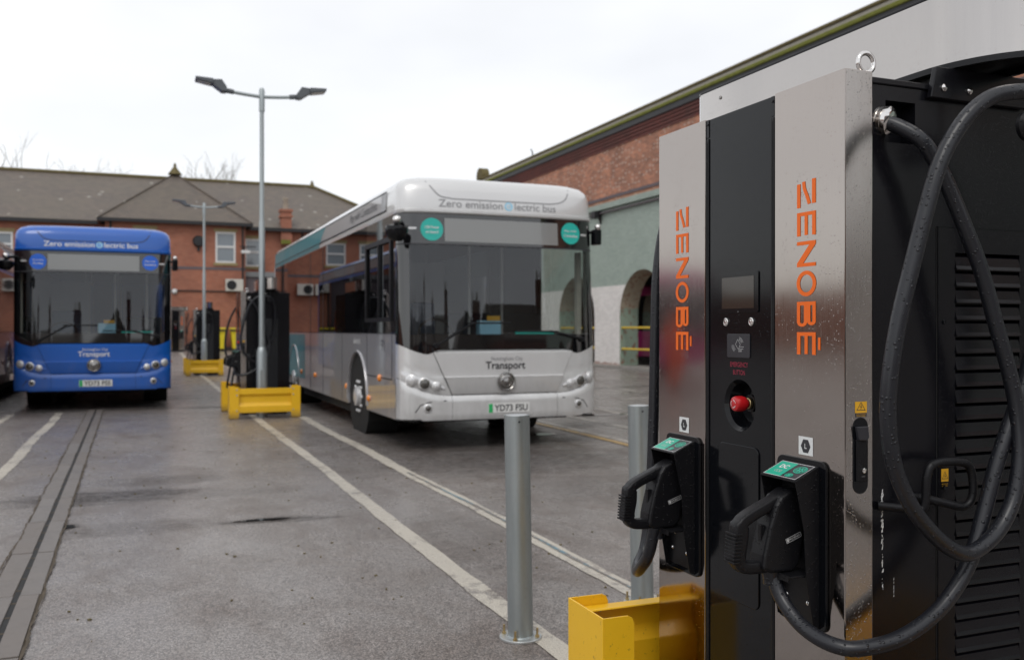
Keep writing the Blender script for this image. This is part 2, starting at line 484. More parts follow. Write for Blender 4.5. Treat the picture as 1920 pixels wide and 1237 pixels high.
def asphalt(name, base_a=(0.142, 0.123, 0.112), base_b=(0.300, 0.268, 0.248), paint=None, wear=0.5):
    nb = NB(name)
    v = nb.pos()
    vo = nb.n('ShaderNodeTexVoronoi')
    vo.inputs['Scale'].default_value = 135
    nb.l(v, vo.inputs['Vector'])
    spc = nb.n('ShaderNodeSeparateColor')
    nb.l(vo.outputs['Color'], spc.inputs[0])
    agg = nb.ramp(spc.outputs[0], [(0.0, base_a), (0.62, base_b), (0.93, tuple(x * 1.35 for x in base_b)), (1.0, (0.36, 0.34, 0.33))])
    pores = nb.ramp(vo.outputs['Distance'], [(0.35, 1.0), (0.75, 0.45)])
    c = nb.mix(1.0, agg, pores, 'MULTIPLY')
    big = nb.noise(v, 0.35, 7, 0.62, 0.4)
    mid = nb.noise(nb.pos(scale=(1, 0.55, 1)), 2.2, 7, 0.7, 0.6)
    c = nb.mix(nb.ramp(big, [(0.35, 0.0), (0.7, 0.45)]), c, nb.mix(1.0, c, (0.68, 0.66, 0.68), 'MULTIPLY'))
    c = nb.mix(nb.ramp(mid, [(0.46, 0.0), (0.70, 0.65)]), c, nb.mix(1.0, c, (0.58, 0.50, 0.45), 'MULTIPLY'))
    blot = nb.noise(v, 0.9, 5, 0.6, 1.2)
    c = nb.mix(nb.ramp(blot, [(0.47, 0.0), (0.64, 0.45)]), c, nb.mix(1.0, c, (0.72, 0.66, 0.62), 'MULTIPLY'))
    fine = nb.noise(nb.pos(scale=(1, 0.35, 1)), 9, 7, 0.75, 0.8)
    c = nb.mix(nb.ramp(fine, [(0.58, 0.0), (0.74, 0.55)]), c, nb.mix(1.0, c, (0.5, 0.46, 0.44), 'MULTIPLY'))
    sep = nb.n('ShaderNodeSeparateXYZ')
    nb.l(v, sep.inputs[0])
    wob = nb.math('MULTIPLY', nb.math('SUBTRACT', nb.noise(nb.pos(scale=(0.7, 2.5, 1)), 3.5, 6, 0.75), 0.5), 3.2)
    stain_shade = None
    for (sx, sy, rx, ry, a) in STAINS_AND_SHADE:
        dx = nb.math('DIVIDE', nb.math('SUBTRACT', sep.outputs[0], sx), rx)
        dy = nb.math('DIVIDE', nb.math('SUBTRACT', sep.outputs[1], sy), ry)
        d2 = nb.math('ADD', nb.math('MULTIPLY', dx, dx), nb.math('MULTIPLY', dy, dy))
        k = nb.math('MULTIPLY', nb.math('SUBTRACT', 1.15, nb.math('ADD', d2, wob), clamp=True), a)
        stain_shade = k if stain_shade is None else nb.math('MAXIMUM', stain_shade, k)
    brk = nb.noise(nb.pos(scale=(0.6, 2.2, 1)), 16, 8, 0.8, 0.4)
    stain_shade = nb.math('MULTIPLY', stain_shade, nb.ramp(brk, [(0.40, 0.25), (0.56, 1.0)]))
    c = nb.mix(nb.math('MULTIPLY', stain_shade, 0.95), c, (0.012, 0.011, 0.011))
    rough = nb.math('SUBTRACT', nb.math('ADD', 0.36, nb.math('MULTIPLY', mid, 0.42)), nb.math('MULTIPLY', nb.ramp(big, [(0.4, 0.0), (0.7, 1.0)]), 0.16))
    if paint:
        wn = nb.noise(v, 14, 7, 0.75)
        wb = nb.noise(v, 1.6, 4, 0.6)
        mask = nb.ramp(nb.math('ADD', nb.math('MULTIPLY', wn, 0.55), nb.math('MULTIPLY', wb, 0.55)), [(wear, 1.0), (wear + 0.10, 0.0)])
        pc = nb.mix(mid, tuple(x * 0.85 for x in paint), paint)
        pc = nb.mix(nb.math('MULTIPLY', nb.math('SUBTRACT', 1.0, pores), 0.6), pc, c)
        c = nb.mix(nb.math('MULTIPLY', mask, 0.92), c, pc)
    hh = nb.math('ADD', nb.math('MULTIPLY', vo.outputs['Distance'], -1.0), nb.math('MULTIPLY', mid, 2.0))
    nm = nb.bump(hh, 0.55, 0.004)
    pb = nb.bsdf(c, nb.math('ADD', rough, 0.12), 0, 0, nm)
    film = nb.noise(nb.pos(scale=(1, 0.5, 1)), 0.9, 5, 0.6, 0.5)
    cw = nb.math('MULTIPLY', nb.ramp(film, [(0.30, 0.25), (0.62, 1.0)]), nb.math('SUBTRACT', 1.0, nb.math('MULTIPLY', stain_shade, 0.95), clamp=True))
    nb.l(cw, pb.inputs['Coat Weight'])
    nb.l(nb.math('ADD', 0.17, nb.math('MULTIPLY', mid, 0.22)), pb.inputs['Coat Roughness'])
    pb.inputs['Coat IOR'].default_value = 1.34
    nb.l(nb.bump(hh, 0.10, 0.003), pb.inputs['Coat Normal'])
    dull = nb.ramp(mid, [(0.45, 1.0), (0.68, 0.45)])
    spec = nb.math('MULTIPLY', nb.math('MULTIPLY', nb.math('SUBTRACT', 1.0, nb.math('MULTIPLY', stain_shade, 1.0), clamp=True), dull), 0.5)
    nb.l(spec, pb.inputs['Specular IOR Level'])
    M[name] = nb.mat
asphalt('asphalt')
asphalt('line_white', paint=(0.62, 0.57, 0.48), wear=0.58)
asphalt('line_faint', paint=(0.50, 0.46, 0.41), wear=0.54)
asphalt('line_yellow', paint=(0.50, 0.30, 0.06), wear=0.56)
asphalt('line_blue', paint=(0.10, 0.27, 0.36), wear=0.47)
asphalt('tar_joint', (0.02, 0.02, 0.022), (0.035, 0.035, 0.037))
nb = NB('drain_concrete')
v = nb.pos()
n0 = nb.noise(v, 3, 6, 0.65)
n1 = nb.noise(v, 90, 3, 0.7)
oi = nb.n('ShaderNodeObjectInfo')
c = nb.mix(n0, (0.10, 0.09, 0.083), (0.215, 0.195, 0.183))
c = nb.mix(nb.ramp(nb.noise(v, 14, 6, 0.75), [(0.5, 0.0), (0.7, 0.6)]), c, (0.08, 0.07, 0.065))
c = nb.mix(nb.math('MULTIPLY', oi.outputs['Random'], 0.55), c, (0.13, 0.105, 0.088))
nb.bsdf(c, nb.math('ADD', 0.32, nb.math('MULTIPLY', n0, 0.35)), 0, 0, nb.bump(nb.math('ADD', n1, n0), 0.3, 0.003))
M['drain_concrete'] = nb.mat


# ------------------------------------------------------------ mesh helpers
def link(o):
    sc.collection.objects.link(o)
    return o


class MB:
    def __init__(s):
        s.v, s.f, s.mi, s.cur = [], [], [], 0

    def add(s, vs, fs):
        o = len(s.v)
        s.v += [tuple(p) for p in vs]
        for f in fs:
            s.f.append(tuple(i + o for i in f))
            s.mi.append(s.cur)
        return s

    def box(s, x0, x1, y0, y1, z0, z1):
        vs = [(x, y, z) for z in (z0, z1) for y in (y0, y1) for x in (x0, x1)]
        return s.add(vs, [(0, 2, 3, 1), (4, 5, 7, 6), (0, 1, 5, 4), (2, 6, 7, 3), (0, 4, 6, 2), (1, 3, 7, 5)])

    def obox(s, c, ax, ay, az, hx, hy, hz):
        c, ax, ay, az = map(Vector, (c, ax, ay, az))
        vs = [c + ax * (i * hx) + ay * (j * hy) + az * (k * hz) for k in (-1, 1) for j in (-1, 1) for i in (-1, 1)]
        return s.add(vs, [(0, 2, 3, 1), (4, 5, 7, 6), (0, 1, 5, 4), (2, 6, 7, 3), (0, 4, 6, 2), (1, 3, 7, 5)])

    def tube(s, pts, r, n=10, caps=True, closed=False):
        pts = [Vector(p) for p in pts]
        N = len(pts)
        rs = r if isinstance(r, (list, tuple)) else [r] * N
        up = None
        rings = []
        for i, p in enumerate(pts):
            if closed:
                t = (pts[(i + 1) % N] - pts[i - 1]).normalized()
            else:
                t = (pts[min(i + 1, N - 1)] - pts[max(i - 1, 0)]).normalized()
            if up is None:
                a = Vector((0, 0, 1)) if abs(t.z) < 0.9 else Vector((1, 0, 0))
                up = (a - t * a.dot(t)).normalized()
            else:
                up = (up - t * up.dot(t)).normalized()
            sd_ = t.cross(up)
            rings.append([p + (up * math.cos(2 * PI * k / n) + sd_ * math.sin(2 * PI * k / n)) * rs[i] for k in range(n)])
        vs = [q for rg in rings for q in rg]
        fs = []
        for i in range(N if closed else N - 1):
            j = (i + 1) % N
            for k in range(n):
                k2 = (k + 1) % n
                fs.append((i * n + k, i * n + k2, j * n + k2, j * n + k))
        if caps and not closed:
            fs.append(tuple(range(n - 1, -1, -1)))
            fs.append(tuple((N - 1) * n + k for k in range(n)))
        return s.add(vs, fs)

    def lathe(s, prof, o, axis, n=24, a0=0, a1=2 * PI, squash=1):
        o, ax = Vector(o), Vector(axis).normalized()
        a = Vector((0, 0, 1)) if abs(ax.z) < 0.9 else Vector((1, 0, 0))
        u = (a - ax * a.dot(ax)).normalized()
        w_ = ax.cross(u)
        full = abs(a1 - a0 - 2 * PI) < 1e-6
        m = n if full else n + 1
        vs = []
        for (r, h) in prof:
            for k in range(m):
                t = a0 + (a1 - a0) * k / n
                vs.append(o + ax * h + u * (r * math.cos(t)) + w_ * (r * math.sin(t) * squash))
        fs = []
        for i in range(len(prof) - 1):
            for k in range(n):
                k2 = (k + 1) % m
                fs.append((i * m + k, i * m + k2, (i + 1) * m + k2, (i + 1) * m + k))
        if full:
            if prof[0][0] > 1e-5:
                fs.append(tuple(range(m - 1, -1, -1)))
            if prof[-1][0] > 1e-5:
                fs.append(tuple((len(prof) - 1) * m + k for k in range(m)))
        return s.add(vs, fs)

    def prism(s, poly, plane, a, b):
        """extrude a 2d polygon; plane 'xz' extrudes along y, 'yz' along x, 'xy' along z"""
        def P(p, t):
            return {'xz': (p[0], t, p[1]), 'yz': (t, p[0], p[1]), 'xy': (p[0], p[1], t)}[plane]
        n = len(poly)
        vs = [P(p, a) for p in poly] + [P(p, b) for p in poly]
        fs = [tuple(range(n)), tuple(range(2 * n - 1, n - 1, -1))]
        fs += [(i, (i + 1) % n, n + (i + 1) % n, n + i) for i in range(n)]
        return s.add(vs, fs)

    def quad(s, a, b, c, d):
        return s.add([a, b, c, d], [(0, 1, 2, 3)])

    def place(s, geo, o, u, v, off=0.0):
        """2d geometry (verts, faces) placed on a plane"""
        o, u, v = Vector(o), Vector(u), Vector(v)
        nn = u.cross(v).normalized()
        return s.add([o + u * p[0] + v * p[1] + nn * off for p in geo[0]], geo[1])

    def build(s, name, mat, parent=None, smooth=None, bevel=0, seg=2, normals=True):
        me = bpy.data.meshes.new(name)
        me.from_pydata(s.v, [], s.f)
        mats = mat if isinstance(mat, (list, tuple)) else [mat]
        for m in mats:
            me.materials.append(M[m])
        if len(mats) > 1:
            for p, i in zip(me.polygons, s.mi):
                p.material_index = i
        me.validate()
        if normals:
            import bmesh
            bm = bmesh.new()
            bm.from_mesh(me)
            bmesh.ops.recalc_face_normals(bm, faces=bm.faces)
            bm.to_mesh(me)
            bm.free()
        me.update()
        if smooth:
            for p in me.polygons:
                p.use_smooth = True
            me.set_sharp_from_angle(angle=R(smooth))
        o = link(bpy.data.objects.new(name, me))
        if parent:
            o.parent = parent
        if bevel:
            bv = o.modifiers.new('bevel', 'BEVEL')
            bv.width = bevel
            bv.segments = seg
            bv.limit_method = 'ANGLE'
            bv.angle_limit = R(40)
        return o


def thing(name, label, cat, loc=(0, 0, 0), rz=0, group=None):
    o = link(bpy.data.objects.new(name, None))
    o.empty_display_size = 0.2
    o.location = loc
    o.rotation_euler = (0, 0, rz)
    return tag(o, label, cat, group)


def tag(o, label, cat, group=None):
    o['label'] = label
    o['category'] = cat
    if group:
        o['group'] = group
    return o


def struct(o):
    o['kind'] = 'structure'
    return o


def kids(o):
    return [c for c in bpy.data.objects if c.parent == o]


def copy_tree(o, parent=None, skip=()):
    c = link(o.copy())
    c.parent = parent
    for ch in kids(o):
        if ch.name.split('.')[0] not in skip:
            copy_tree(ch, c)
    return c


def catmull(P, k=8):
    P = [Vector(p) for p in P]
    out = []
    Q = [P[0] * 2 - P[1]] + P + [P[-1] * 2 - P[-2]]
    for i in range(1, len(Q) - 2):
        a, b, c, d = Q[i - 1:i + 3]
        for j in range(k):
            t = j / k
            out.append(0.5 * ((2 * b) + (c - a) * t + (2 * a - 5 * b + 4 * c - d) * t * t + (3 * b - a - 3 * c + d) * t ** 3))
    out.append(P[-1])
    return out


def rrect(x0, x1, y0, y1, r, n=5):
    pts = []
    for cx, cy, a in ((x1 - r, y1 - r, 0), (x0 + r, y1 - r, 90), (x0 + r, y0 + r, 180), (x1 - r, y0 + r, 270)):
        for k in range(n + 1):
            t = R(a + 90 * k / n)
            pts.append((cx + r * math.cos(t), cy + r * math.sin(t)))
    return pts


def poly(pts):
    return (list(pts), [tuple(range(len(pts)))])


def disc(cx, cy, r, n=28, ry=None):
    return poly([(cx + r * math.cos(2 * PI * k / n), cy + (ry or r) * math.sin(2 * PI * k / n)) for k in range(n)])


def ring(cx, cy, r0, r1, n=28, a0=0, a1=360, e=1.0):
    vs, fs = [], []
    for k in range(n + 1):
        t = R(a0 + (a1 - a0) * k / n)
        vs += [(cx + r0 * math.cos(t), cy + r0 * e * math.sin(t)), (cx + r1 * math.cos(t), cy + r1 * e * math.sin(t))]
    for k in range(n):
        fs.append((2 * k, 2 * k + 1, 2 * k + 3, 2 * k + 2))
    return (vs, fs)


def stroke(pts, w_, closed=False):
    pts = [Vector((p[0], p[1])) for p in pts]
    N = len(pts)
    vs, fs = [], []
    for i in range(N):
        a = pts[i - 1] if (i or closed) else None
        b = pts[(i + 1) % N] if (i < N - 1 or closed) else None
        d1 = (pts[i] - a).normalized() if a is not None else None
        d2 = (b - pts[i]).normalized() if b is not None else None
        d1 = d1 or d2
        d2 = d2 or d1
        t = (d1 + d2)
        t = t.normalized() if t.length > 1e-6 else d1
        nrm = Vector((-t.y, t.x))
        k = 1 / max(0.4, nrm.dot(Vector((-d1.y, d1.x))))
        vs += [tuple(pts[i] + nrm * (w_ / 2 * k)), tuple(pts[i] - nrm * (w_ / 2 * k))]
    for i in range(N if closed else N - 1):
        j = (i + 1) % N
        fs.append((2 * i, 2 * i + 1, 2 * j + 1, 2 * j))
    return (vs, fs)


def merge(*gs):
    V, F_ = [], []
    for g in gs:
        o = len(V)
        V += g[0]
        F_ += [tuple(i + o for i in f) for f in g[1]]
    return (V, F_)


def xf(g, s=1, dx=0, dy=0, sy=None):
    sy = s if sy is None else sy
    return ([(p[0] * s + dx, p[1] * sy + dy) for p in g[0]], g[1])


_tc = {}
def text(body, width=None, height=None, bold=0.0, spacing=1.0):
    """flat text geometry, centred on 0,0, scaled to the given width (and height)"""
    key = (body, bold, spacing)
    if key not in _tc:
        cu = bpy.data.curves.new('t', 'FONT')
        cu.body = body
        cu.size = 1
        cu.offset = bold
        cu.space_character = spacing
        cu.resolution_u = 4
        ob = link(bpy.data.objects.new('t', cu))
        dg = bpy.context.evaluated_depsgraph_get()
        me = ob.evaluated_get(dg).to_mesh()
        _tc[key] = ([(v.co.x, v.co.y) for v in me.vertices], [tuple(p.vertices) for p in me.polygons])
        ob.evaluated_get(dg).to_mesh_clear()
        bpy.data.objects.remove(ob)
        bpy.data.curves.remove(cu)
    V, F_ = _tc[key]
    x0, x1 = min(p[0] for p in V), max(p[0] for p in V)
    y0, y1 = min(p[1] for p in V), max(p[1] for p in V)
    if width is None:
        sy = height / (y1 - y0)
        sx = sy
    else:
        sx = width / (x1 - x0)
        sy = height / (y1 - y0) if height else sx
    return ([((p[0] - (x0 + x1) / 2) * sx, (p[1] - (y0 + y1) / 2) * sy) for p in V], F_)


# ------------------------------------------------------------ ground
def gz(x, y):
    """height of the yard: flat, then a slight rise toward the offices"""
    t = min(1, max(0, (y - 32) / 13))
    return 0.30 * t * t * (3 - 2 * t)


g = MB()
xs = [-220, -80, -40, -20, -10, -5, 0, 3, 6, 10, 14, 22, 40, 90, 220]
ys = [-220, -60, -20, 0, 5, 10, 20, 30, 32] + [33 + i for i in range(13)] + [60, 100, 220]
nx = len(xs)
g.add([(x, y, gz(x, y)) for y in ys for x in xs],
      [(j * nx + i, j * nx + i + 1, (j + 1) * nx + i + 1, (j + 1) * nx + i) for j in range(len(ys) - 1) for i in range(nx - 1)])
ground = struct(g.build('ground', 'asphalt', smooth=60))


def painted(x0, y0, x1, y1, w_, mat, z=0.004, name='painted_line', jit=0.006, taper=False):
    a, b = Vector((x0, y0)), Vector((x1, y1))
    L = (b - a).length
    n = max(2, int(L / 0.07)) if L < 20 else int(L / 0.15)
    d = (b - a).normalized()
    nn = Vector((-d.y, d.x))
    vs = []
    wl = wr = 0
    for i in range(n + 1):
        wl = wl * 0.6 + random.uniform(-jit, jit)
        wr = wr * 0.6 + random.uniform(-jit, jit)
        p = a + d * (L * i / n) + nn * (0.012 * math.sin(i * 0.11))
        for s_, q in ((1, wl), (-1, wr)):
            c_ = p + nn * (s_ * w_ / 2 + q)
            vs.append((c_.x, c_.y, gz(c_.x, c_.y) + z))
    m = MB().add(vs, [(2 * i, 2 * i + 1, 2 * i + 3, 2 * i + 2) for i in range(n)])
    return m.build(name, mat, ground)


painted(1.665, 2.9, 1.62, 46, 0.12, 'line_white')
painted(2.42, 3.6, 2.33, 15, 0.13, 'line_white')
painted(2.435, 3.6, 2.385, 8.6, 0.022, 'line_blue', z=0.008, jit=0.004)
painted(-1.262, 8.0, -1.273, 16.9, 0.12, 'line_white')
painted(-2.03, 9.0, -1.995, 16.9, 0.11, 'line_white')
painted(-1.3, 17.9, -1.3, 47, 0.11, 'line_faint')
painted(5.36, 7.5, 5.45, 17.0, 0.10, 'line_yellow', z=0.008)
painted(5.52, 7.5, 5.62, 17.0, 0.10, 'line_faint')
painted(6.38, 9.5, 6.25, 16.5, 0.10, 'line_faint')
painted(7.28, 11.5, 7.42, 17.0, 0.10, 'line_faint')
painted(11.2, 22.6, 15.5, 24.4, 0.14, 'line_faint')
painted(13.2, 26.5, 15.9, 28.5, 0.14, 'line_faint')
painted(9.0, 20.6, 10.2, 17.2, 0.12, 'line_faint')
painted(8.6, 17.35, 10.2, 17.85, 0.12, 'line_faint')
painted(8.5, 15.9, 10.0, 16.45, 0.12, 'line_faint')
painted(10.0, 16.4, 10.6, 20.5, 0.12, 'line_faint')
painted(11.9, 19.5, 14.0, 24.0, 0.12, 'line_faint')
painted(-9, 17.22, 1.9, 17.24, 0.10, 'tar_joint', name='tar_joint', jit=0.012)
painted(2.0, 17.3, 16, 20.9, 0.12, 'tar_joint', name='tar_joint', jit=0.012)
painted(-10, 31.8, 15.9, 32.4, 0.12, 'tar_joint', name='tar_joint', jit=0.012)

# slot drain: two rows of concrete slabs with a dark slot between
drain = struct(link(bpy.data.objects.new('drain_channel', None)))
ch = MB()
def dx_(y):
    return -0.60 - 0.0118 * (y - 4.9)
ch.add([(dx_(2) - 0.013, 2, 0.005), (dx_(2) + 0.013, 2, 0.005), (dx_(17) + 0.013, 17, 0.005), (dx_(17) - 0.013, 17, 0.005)], [(0, 1, 2, 3)])
ch.build('slot', 'black_cavity', drain)
ch = MB()
ch.add([(dx_(2) - 0.134, 2, 0.0035), (dx_(2) + 0.120, 2, 0.0035), (dx_(17) + 0.120, 17, 0.0035), (dx_(17) - 0.134, 17, 0.0035)], [(0, 1, 2, 3)])
ch.build('joint_bed', 'crack_dirt', drain)
y = 2.35
br = MB()
while y < 16.9:
    for s_ in (-1, 1):
        jt = random.uniform(-0.004, 0.004)
        wd = (0.112 if s_ > 0 else 0.126) + random.uniform(-0.006, 0.006)
        a0, a1 = (dx_(y) + 0.014, dx_(y) + wd) if s_ > 0 else (dx_(y) - wd, dx_(y) - 0.014)
        yo = 0.0 if s_ > 0 else 0.0
        m = MB().prism([(a0 + jt * .3, y + 0.007 + yo), (a1 + jt, y + 0.007 + jt + yo), (a1 - jt - 0.0118, y + 0.99 + yo), (a0 - 0.0118, y + 0.99 + yo)], 'xy', 0.0005, 0.009 + random.uniform(0, 0.003))
        m.build('slab', 'drain_concrete', drain, bevel=0.003)
    for k in range(4):
        yy = y + 0.12 + k * 0.25
        br.box(dx_(yy) - 0.0135, dx_(yy) + 0.0135, yy - 0.009, yy + 0.009, 0.0052, 0.0062)
    y += 0.997
o = br.build('slot_bridge', 'crack_dirt', drain)
o['kind'] = 'stuff'

def crack(off, z):
    pts, yy, q = [], 2.0, 0
    while yy < 17:
        q = q * .8 + random.uniform(-.006, .006)
        pts.append((dx_(yy) + off + q, yy, random.uniform(.002, .008)))
        yy += random.uniform(.03, .09)
    vs = []
    for (x_, y_, w_) in pts:
        vs += [(x_ - w_, y_, z), (x_ + w_, y_, z)]
    MB().add(vs, [(2 * i, 2 * i + 1, 2 * i + 3, 2 * i + 2) for i in range(len(pts) - 1)]).build('edge_crack', 'crack_dirt', drain)
crack(.119, .0125)
crack(-.132, .0125)
# small puddle left on the tarmac by the yellow line
nb = NB('puddle_water')
nb.bsdf((0.02, 0.02, 0.02), 0.03, 0, 0, None, IOR=1.33)
M['puddle_water'] = nb.mat
for (px_, py_, rx_, ry_) in ((4.93, 11.1, .16, .10), (0.80, 6.86, .20, .035), (-.49, 7.12, .05, .07), (6.9, 13.3, .5, .12)):
    pp_ = []
    for k in range(26):
        a_ = 2 * PI * k / 26
        q_ = 1 + random.uniform(-.18, .18)
        pp_.append((px_ + rx_ * q_ * math.cos(a_), py_ + ry_ * q_ * math.sin(a_), .0045))
    struct(MB().add(pp_, [tuple(range(26))]).build('puddle', 'puddle_water'))
# litter: small stones and leaves lying about on the asphalt
lt = MB()
for i in range(260):
    x, y = random.uniform(-1.5, 3.2), random.uniform(3.2, 14)
    r = random.uniform(0.003, 0.009)
    a = random.uniform(0, PI)
    lt.obox((x, y, 0.001 + r * 0.3), (math.cos(a), math.sin(a), 0), (-math.sin(a), math.cos(a), 0), (0, 0, 1), r, r * random.uniform(.4, 1), r * 0.35)
o = lt.build('grit', 'moss_brown')
tag(o, 'scattered brown grit and leaf crumbs on the wet asphalt', 'grit')
o['kind'] = 'stuff'

# ------------------------------------------------------------ office building (far end of the yard)
YW, YM, YR = 50.0, 51.6, 57.0      # wing face, main face, ridge
office = thing('office_building', 'long red brick two storey offices with dark slate roof across the far end', 'building', (0, YM, 0.28))
office_loc = Vector(office.location)


def sub(o, org):
    """keep world coordinates for geometry built in world space under a parent at org"""
    o.location = -Vector(org)
    return o


def wall_with_holes(m, x0, x1, z0, z1, holes, P):
    """rectangular wall in a plane with rectangular holes; P(x,z)->3d"""
    xs_ = sorted(set([x0, x1] + [h[0] for h in holes] + [h[1] for h in holes]))
    zs_ = sorted(set([z0, z1] + [h[2] for h in holes] + [h[3] for h in holes]))
    for i in range(len(xs_) - 1):
        for j in range(len(zs_) - 1):
            cx, cz = (xs_[i] + xs_[i + 1]) / 2, (zs_[j] + zs_[j + 1]) / 2
            if any(h[0] < cx < h[1] and h[2] < cz < h[3] for h in holes):
                continue
            m.quad(P(xs_[i], zs_[j]), P(xs_[i + 1], zs_[j]), P(xs_[i + 1], zs_[j + 1]), P(xs_[i], zs_[j + 1]))
    return m


wing_win = [(3.50, 4.50, 4.88, 6.48), (-0.4, 0.6, 4.88, 6.48)]
main_win_r = [(5.14, 6.06, 4.83, 6.33), (8.9, 9.8, 4.83, 6.33), (11.2, 12.1, 4.83, 6.33)]
main_win_l = [(-7.1, -6.0, 5.0, 6.25), (-9.6, -8.5, 5.0, 6.25), (-12.4, -11.3, 5.0, 6.25), (-15.6, -14.5, 5.0, 6.25), (-19, -17.9, 5.0, 6.25), (-5.2, -4.1, 5.0, 6.25)]
low_win = [(-7.2, -5.9, 1.5, 3.2), (-12.4, -11.2, 1.5, 3.2), (-17.5, -16.2, 1.5, 3.2)]
m = wall_with_holes(MB(), -1.75, 5.0, 0.1, 6.9, wing_win, lambda x, z: (x, YW, z))
sub(m.build('wall', 'brick_office', office), office_loc)
m = wall_with_holes(MB(), 5.0, 16, 0.1, 6.9, main_win_r, lambda x, z: (x, YM, z))
sub(m.build('wall', 'brick_office', office), office_loc)
m = MB()
wall_with_holes(m, -22, -1.75, 0.1, 6.9, main_win_l + low_win, lambda x, z: (x, YM, z))
sub(m.build('wall', 'brick_office', office), office_loc)
for x0_, x1_, y0_, y1_ in ((-1.75, -1.60, YW + 0.003, YM + .2), (4.85, 5.0, YW + 0.003, YM + .2), (-22, -21.8, YM + .003, 62), (15.8, 16, YM + .003, 62)):
    sub(MB().box(x0_, x1_, y0_, y1_, 0.1, 6.9).build('end_wall', 'brick_office_side', office), office_loc)
# blue-grey brick bands, proud of the wall
m = MB().box(-1.76, 5.01, YW - 0.02, YW - 0.003, 4.50, 4.64).box(5.02, 16, YM - 0.02, YM - 0.003, 4.30, 4.44).box(-22, -1.77, YM - 0.02, YM - 0.003, 4.30, 4.44)
sub(m.build('string_course', 'band_grey', office), office_loc)
m = MB()
for (x0, x1, yy) in ((-1.75, 5.0, YW), (5.0, 16, YM), (-22, -1.75, YM)):
    m.box(x0, x1, yy - 0.06, yy - 0.003, 0.1, 0.5)
sub(m.build('plinth', 'band_grey', office), office_loc)


def sash(x0, x1, z0, z1, yy, n=2):
    fr = MB()
    t = 0.09
    y0, y1 = yy - 0.012, yy + 0.09
    fr.box(x0, x0 + t, y0, y1, z0, z1).box(x1 - t, x1, y0, y1, z0, z1)
    fr.box(x0 + t, x1 - t, y0, y1, z0, z0 + t).box(x0 + t, x1 - t, y0, y1, z1 - t, z1)
    zm = z0 + (z1 - z0) * 0.52
    fr.box(x0 + t, x1 - t, y0, y1, zm - 0.05, zm + 0.05)
    f = sub(fr.build('window', 'frame_white', office), office_loc)
    for a, b in ((z0 + t, zm - 0.05), (zm + 0.05, z1 - t)):
        p = MB().box(x0 + t, x1 - t, yy + 0.05, yy + 0.06, a, b).build('pane', 'window_glass', f)
    p = MB().box(x0 - 0.1, x1 + 0.1, yy - 0.07, yy - 0.005, z0 - 0.14, z0 - 0.002).build('sill', 'stone_sill', f)
    p = MB().box(x0 - 0.08, x1 + 0.08, yy - 0.03, yy - 0.004, z1 + 0.002, z1 + 0.18).build('lintel', 'stone_sill', f)
    return f
for h in wing_win:
    sash(*h, YW)
for h in main_win_r + main_win_l + low_win:
    sash(*h, YM)

# roofs
def roof_mesh():
    m = MB()
    e = 0.35
    rz_ = 10.15
    # main: hipped at the right
    A = (-22.4, YM - e, 6.95)
    B = (15.0, YM - e, 6.95)
    C_ = (9.66, YR, rz_)
    D_ = (-22.4, YR, rz_)
    m.quad(A, B, C_, D_)
    m.add([B, (15.0, 62.4, 6.95), C_], [(0, 1, 2)])
    m.quad((15.0, 62.4, 6.95), (-22.4, 62.4, 6.95), D_, C_)
    # wing: hipped front meeting the main roof
    ap = (1.62, YW - e + 3.7, 9.88)
    L_ = (-2.05, YW - e, 6.93)
    R_ = (5.3, YW - e, 6.93)
    m.add([L_, R_, ap], [(0, 1, 2)])
    m.quad(L_, ap, (1.62, 56.5, 9.88), (-2.05, 51.8, 6.98))
    m.quad(ap, R_, (5.3, 51.8, 6.98), (1.62, 56.5, 9.88))
    return m
rf = sub(roof_mesh().build('roof', 'slate', office, normals=False), office_loc)
m = MB()
m.tube([(-22.4, YR, 10.2), (9.66, YR, 10.2), (15.0, YM - .35, 7.0)], 0.10, 6)
m.build('ridge_tile', 'moss_brown', rf)
m = MB().tube([(-2.05, YW - .35, 6.98), (1.62, 53.35, 9.92), (5.3, YW - .35, 6.98)], 0.045, 6).tube([(1.62, 53.35, 9.92), (1.62, 56.5, 9.92)], 0.07, 6)
m.build('ridge_tile', 'slate', rf)
m = MB().lathe([(0.38, -0.1), (0.2, .15), (0.07, 0.33), (0.09, 0.40), (0.02, 0.55)], (1.62, 53.35, 9.95), (0, 0, 1), 8)
m.build('finial', 'moss_brown', rf)
MB().lathe([(0.22, -0.1), (0.12, .1), (0.05, 0.35)], (9.66, YR, 10.2), (0, 0, 1), 8).build('finial', 'moss_brown', rf)
# gutters, fascia and downpipes
m = MB()
m.box(-2.1, 5.35, YW - .42, YW - .28, 6.78, 6.95).box(-2.0, 5.2, YW - .27, YW + .02, 6.82, 6.92)
m.box(5.36, 15.1, YM - .42, YM - .28, 6.76, 6.93).box(5.1, 15, YM - .27, YM + .02, 6.8, 6.9)
m.box(-22.4, -2.11, YM - .42, YM - .28, 6.76, 6.93).box(-22, -1.8, YM - .27, YM + .02, 6.8, 6.9)
m.box(-2.12, -1.98, YW - .28, YM - .2, 6.79, 6.94).box(5.21, 5.35, YW - .27, YM - .2, 6.79, 6.94)
sub(m.build('gutter', 'gutter_black', office), office_loc)
for (px, py) in ((4.86, YW - .07), (-1.5, YW - .07), (8.2, YM - .07), (-10.3, YM - .07)):
    sub(MB().tube([(px, py, 6.8), (px, py, 0.3)], 0.05, 8).build('downpipe', 'gutter_black', office, smooth=60), office_loc)
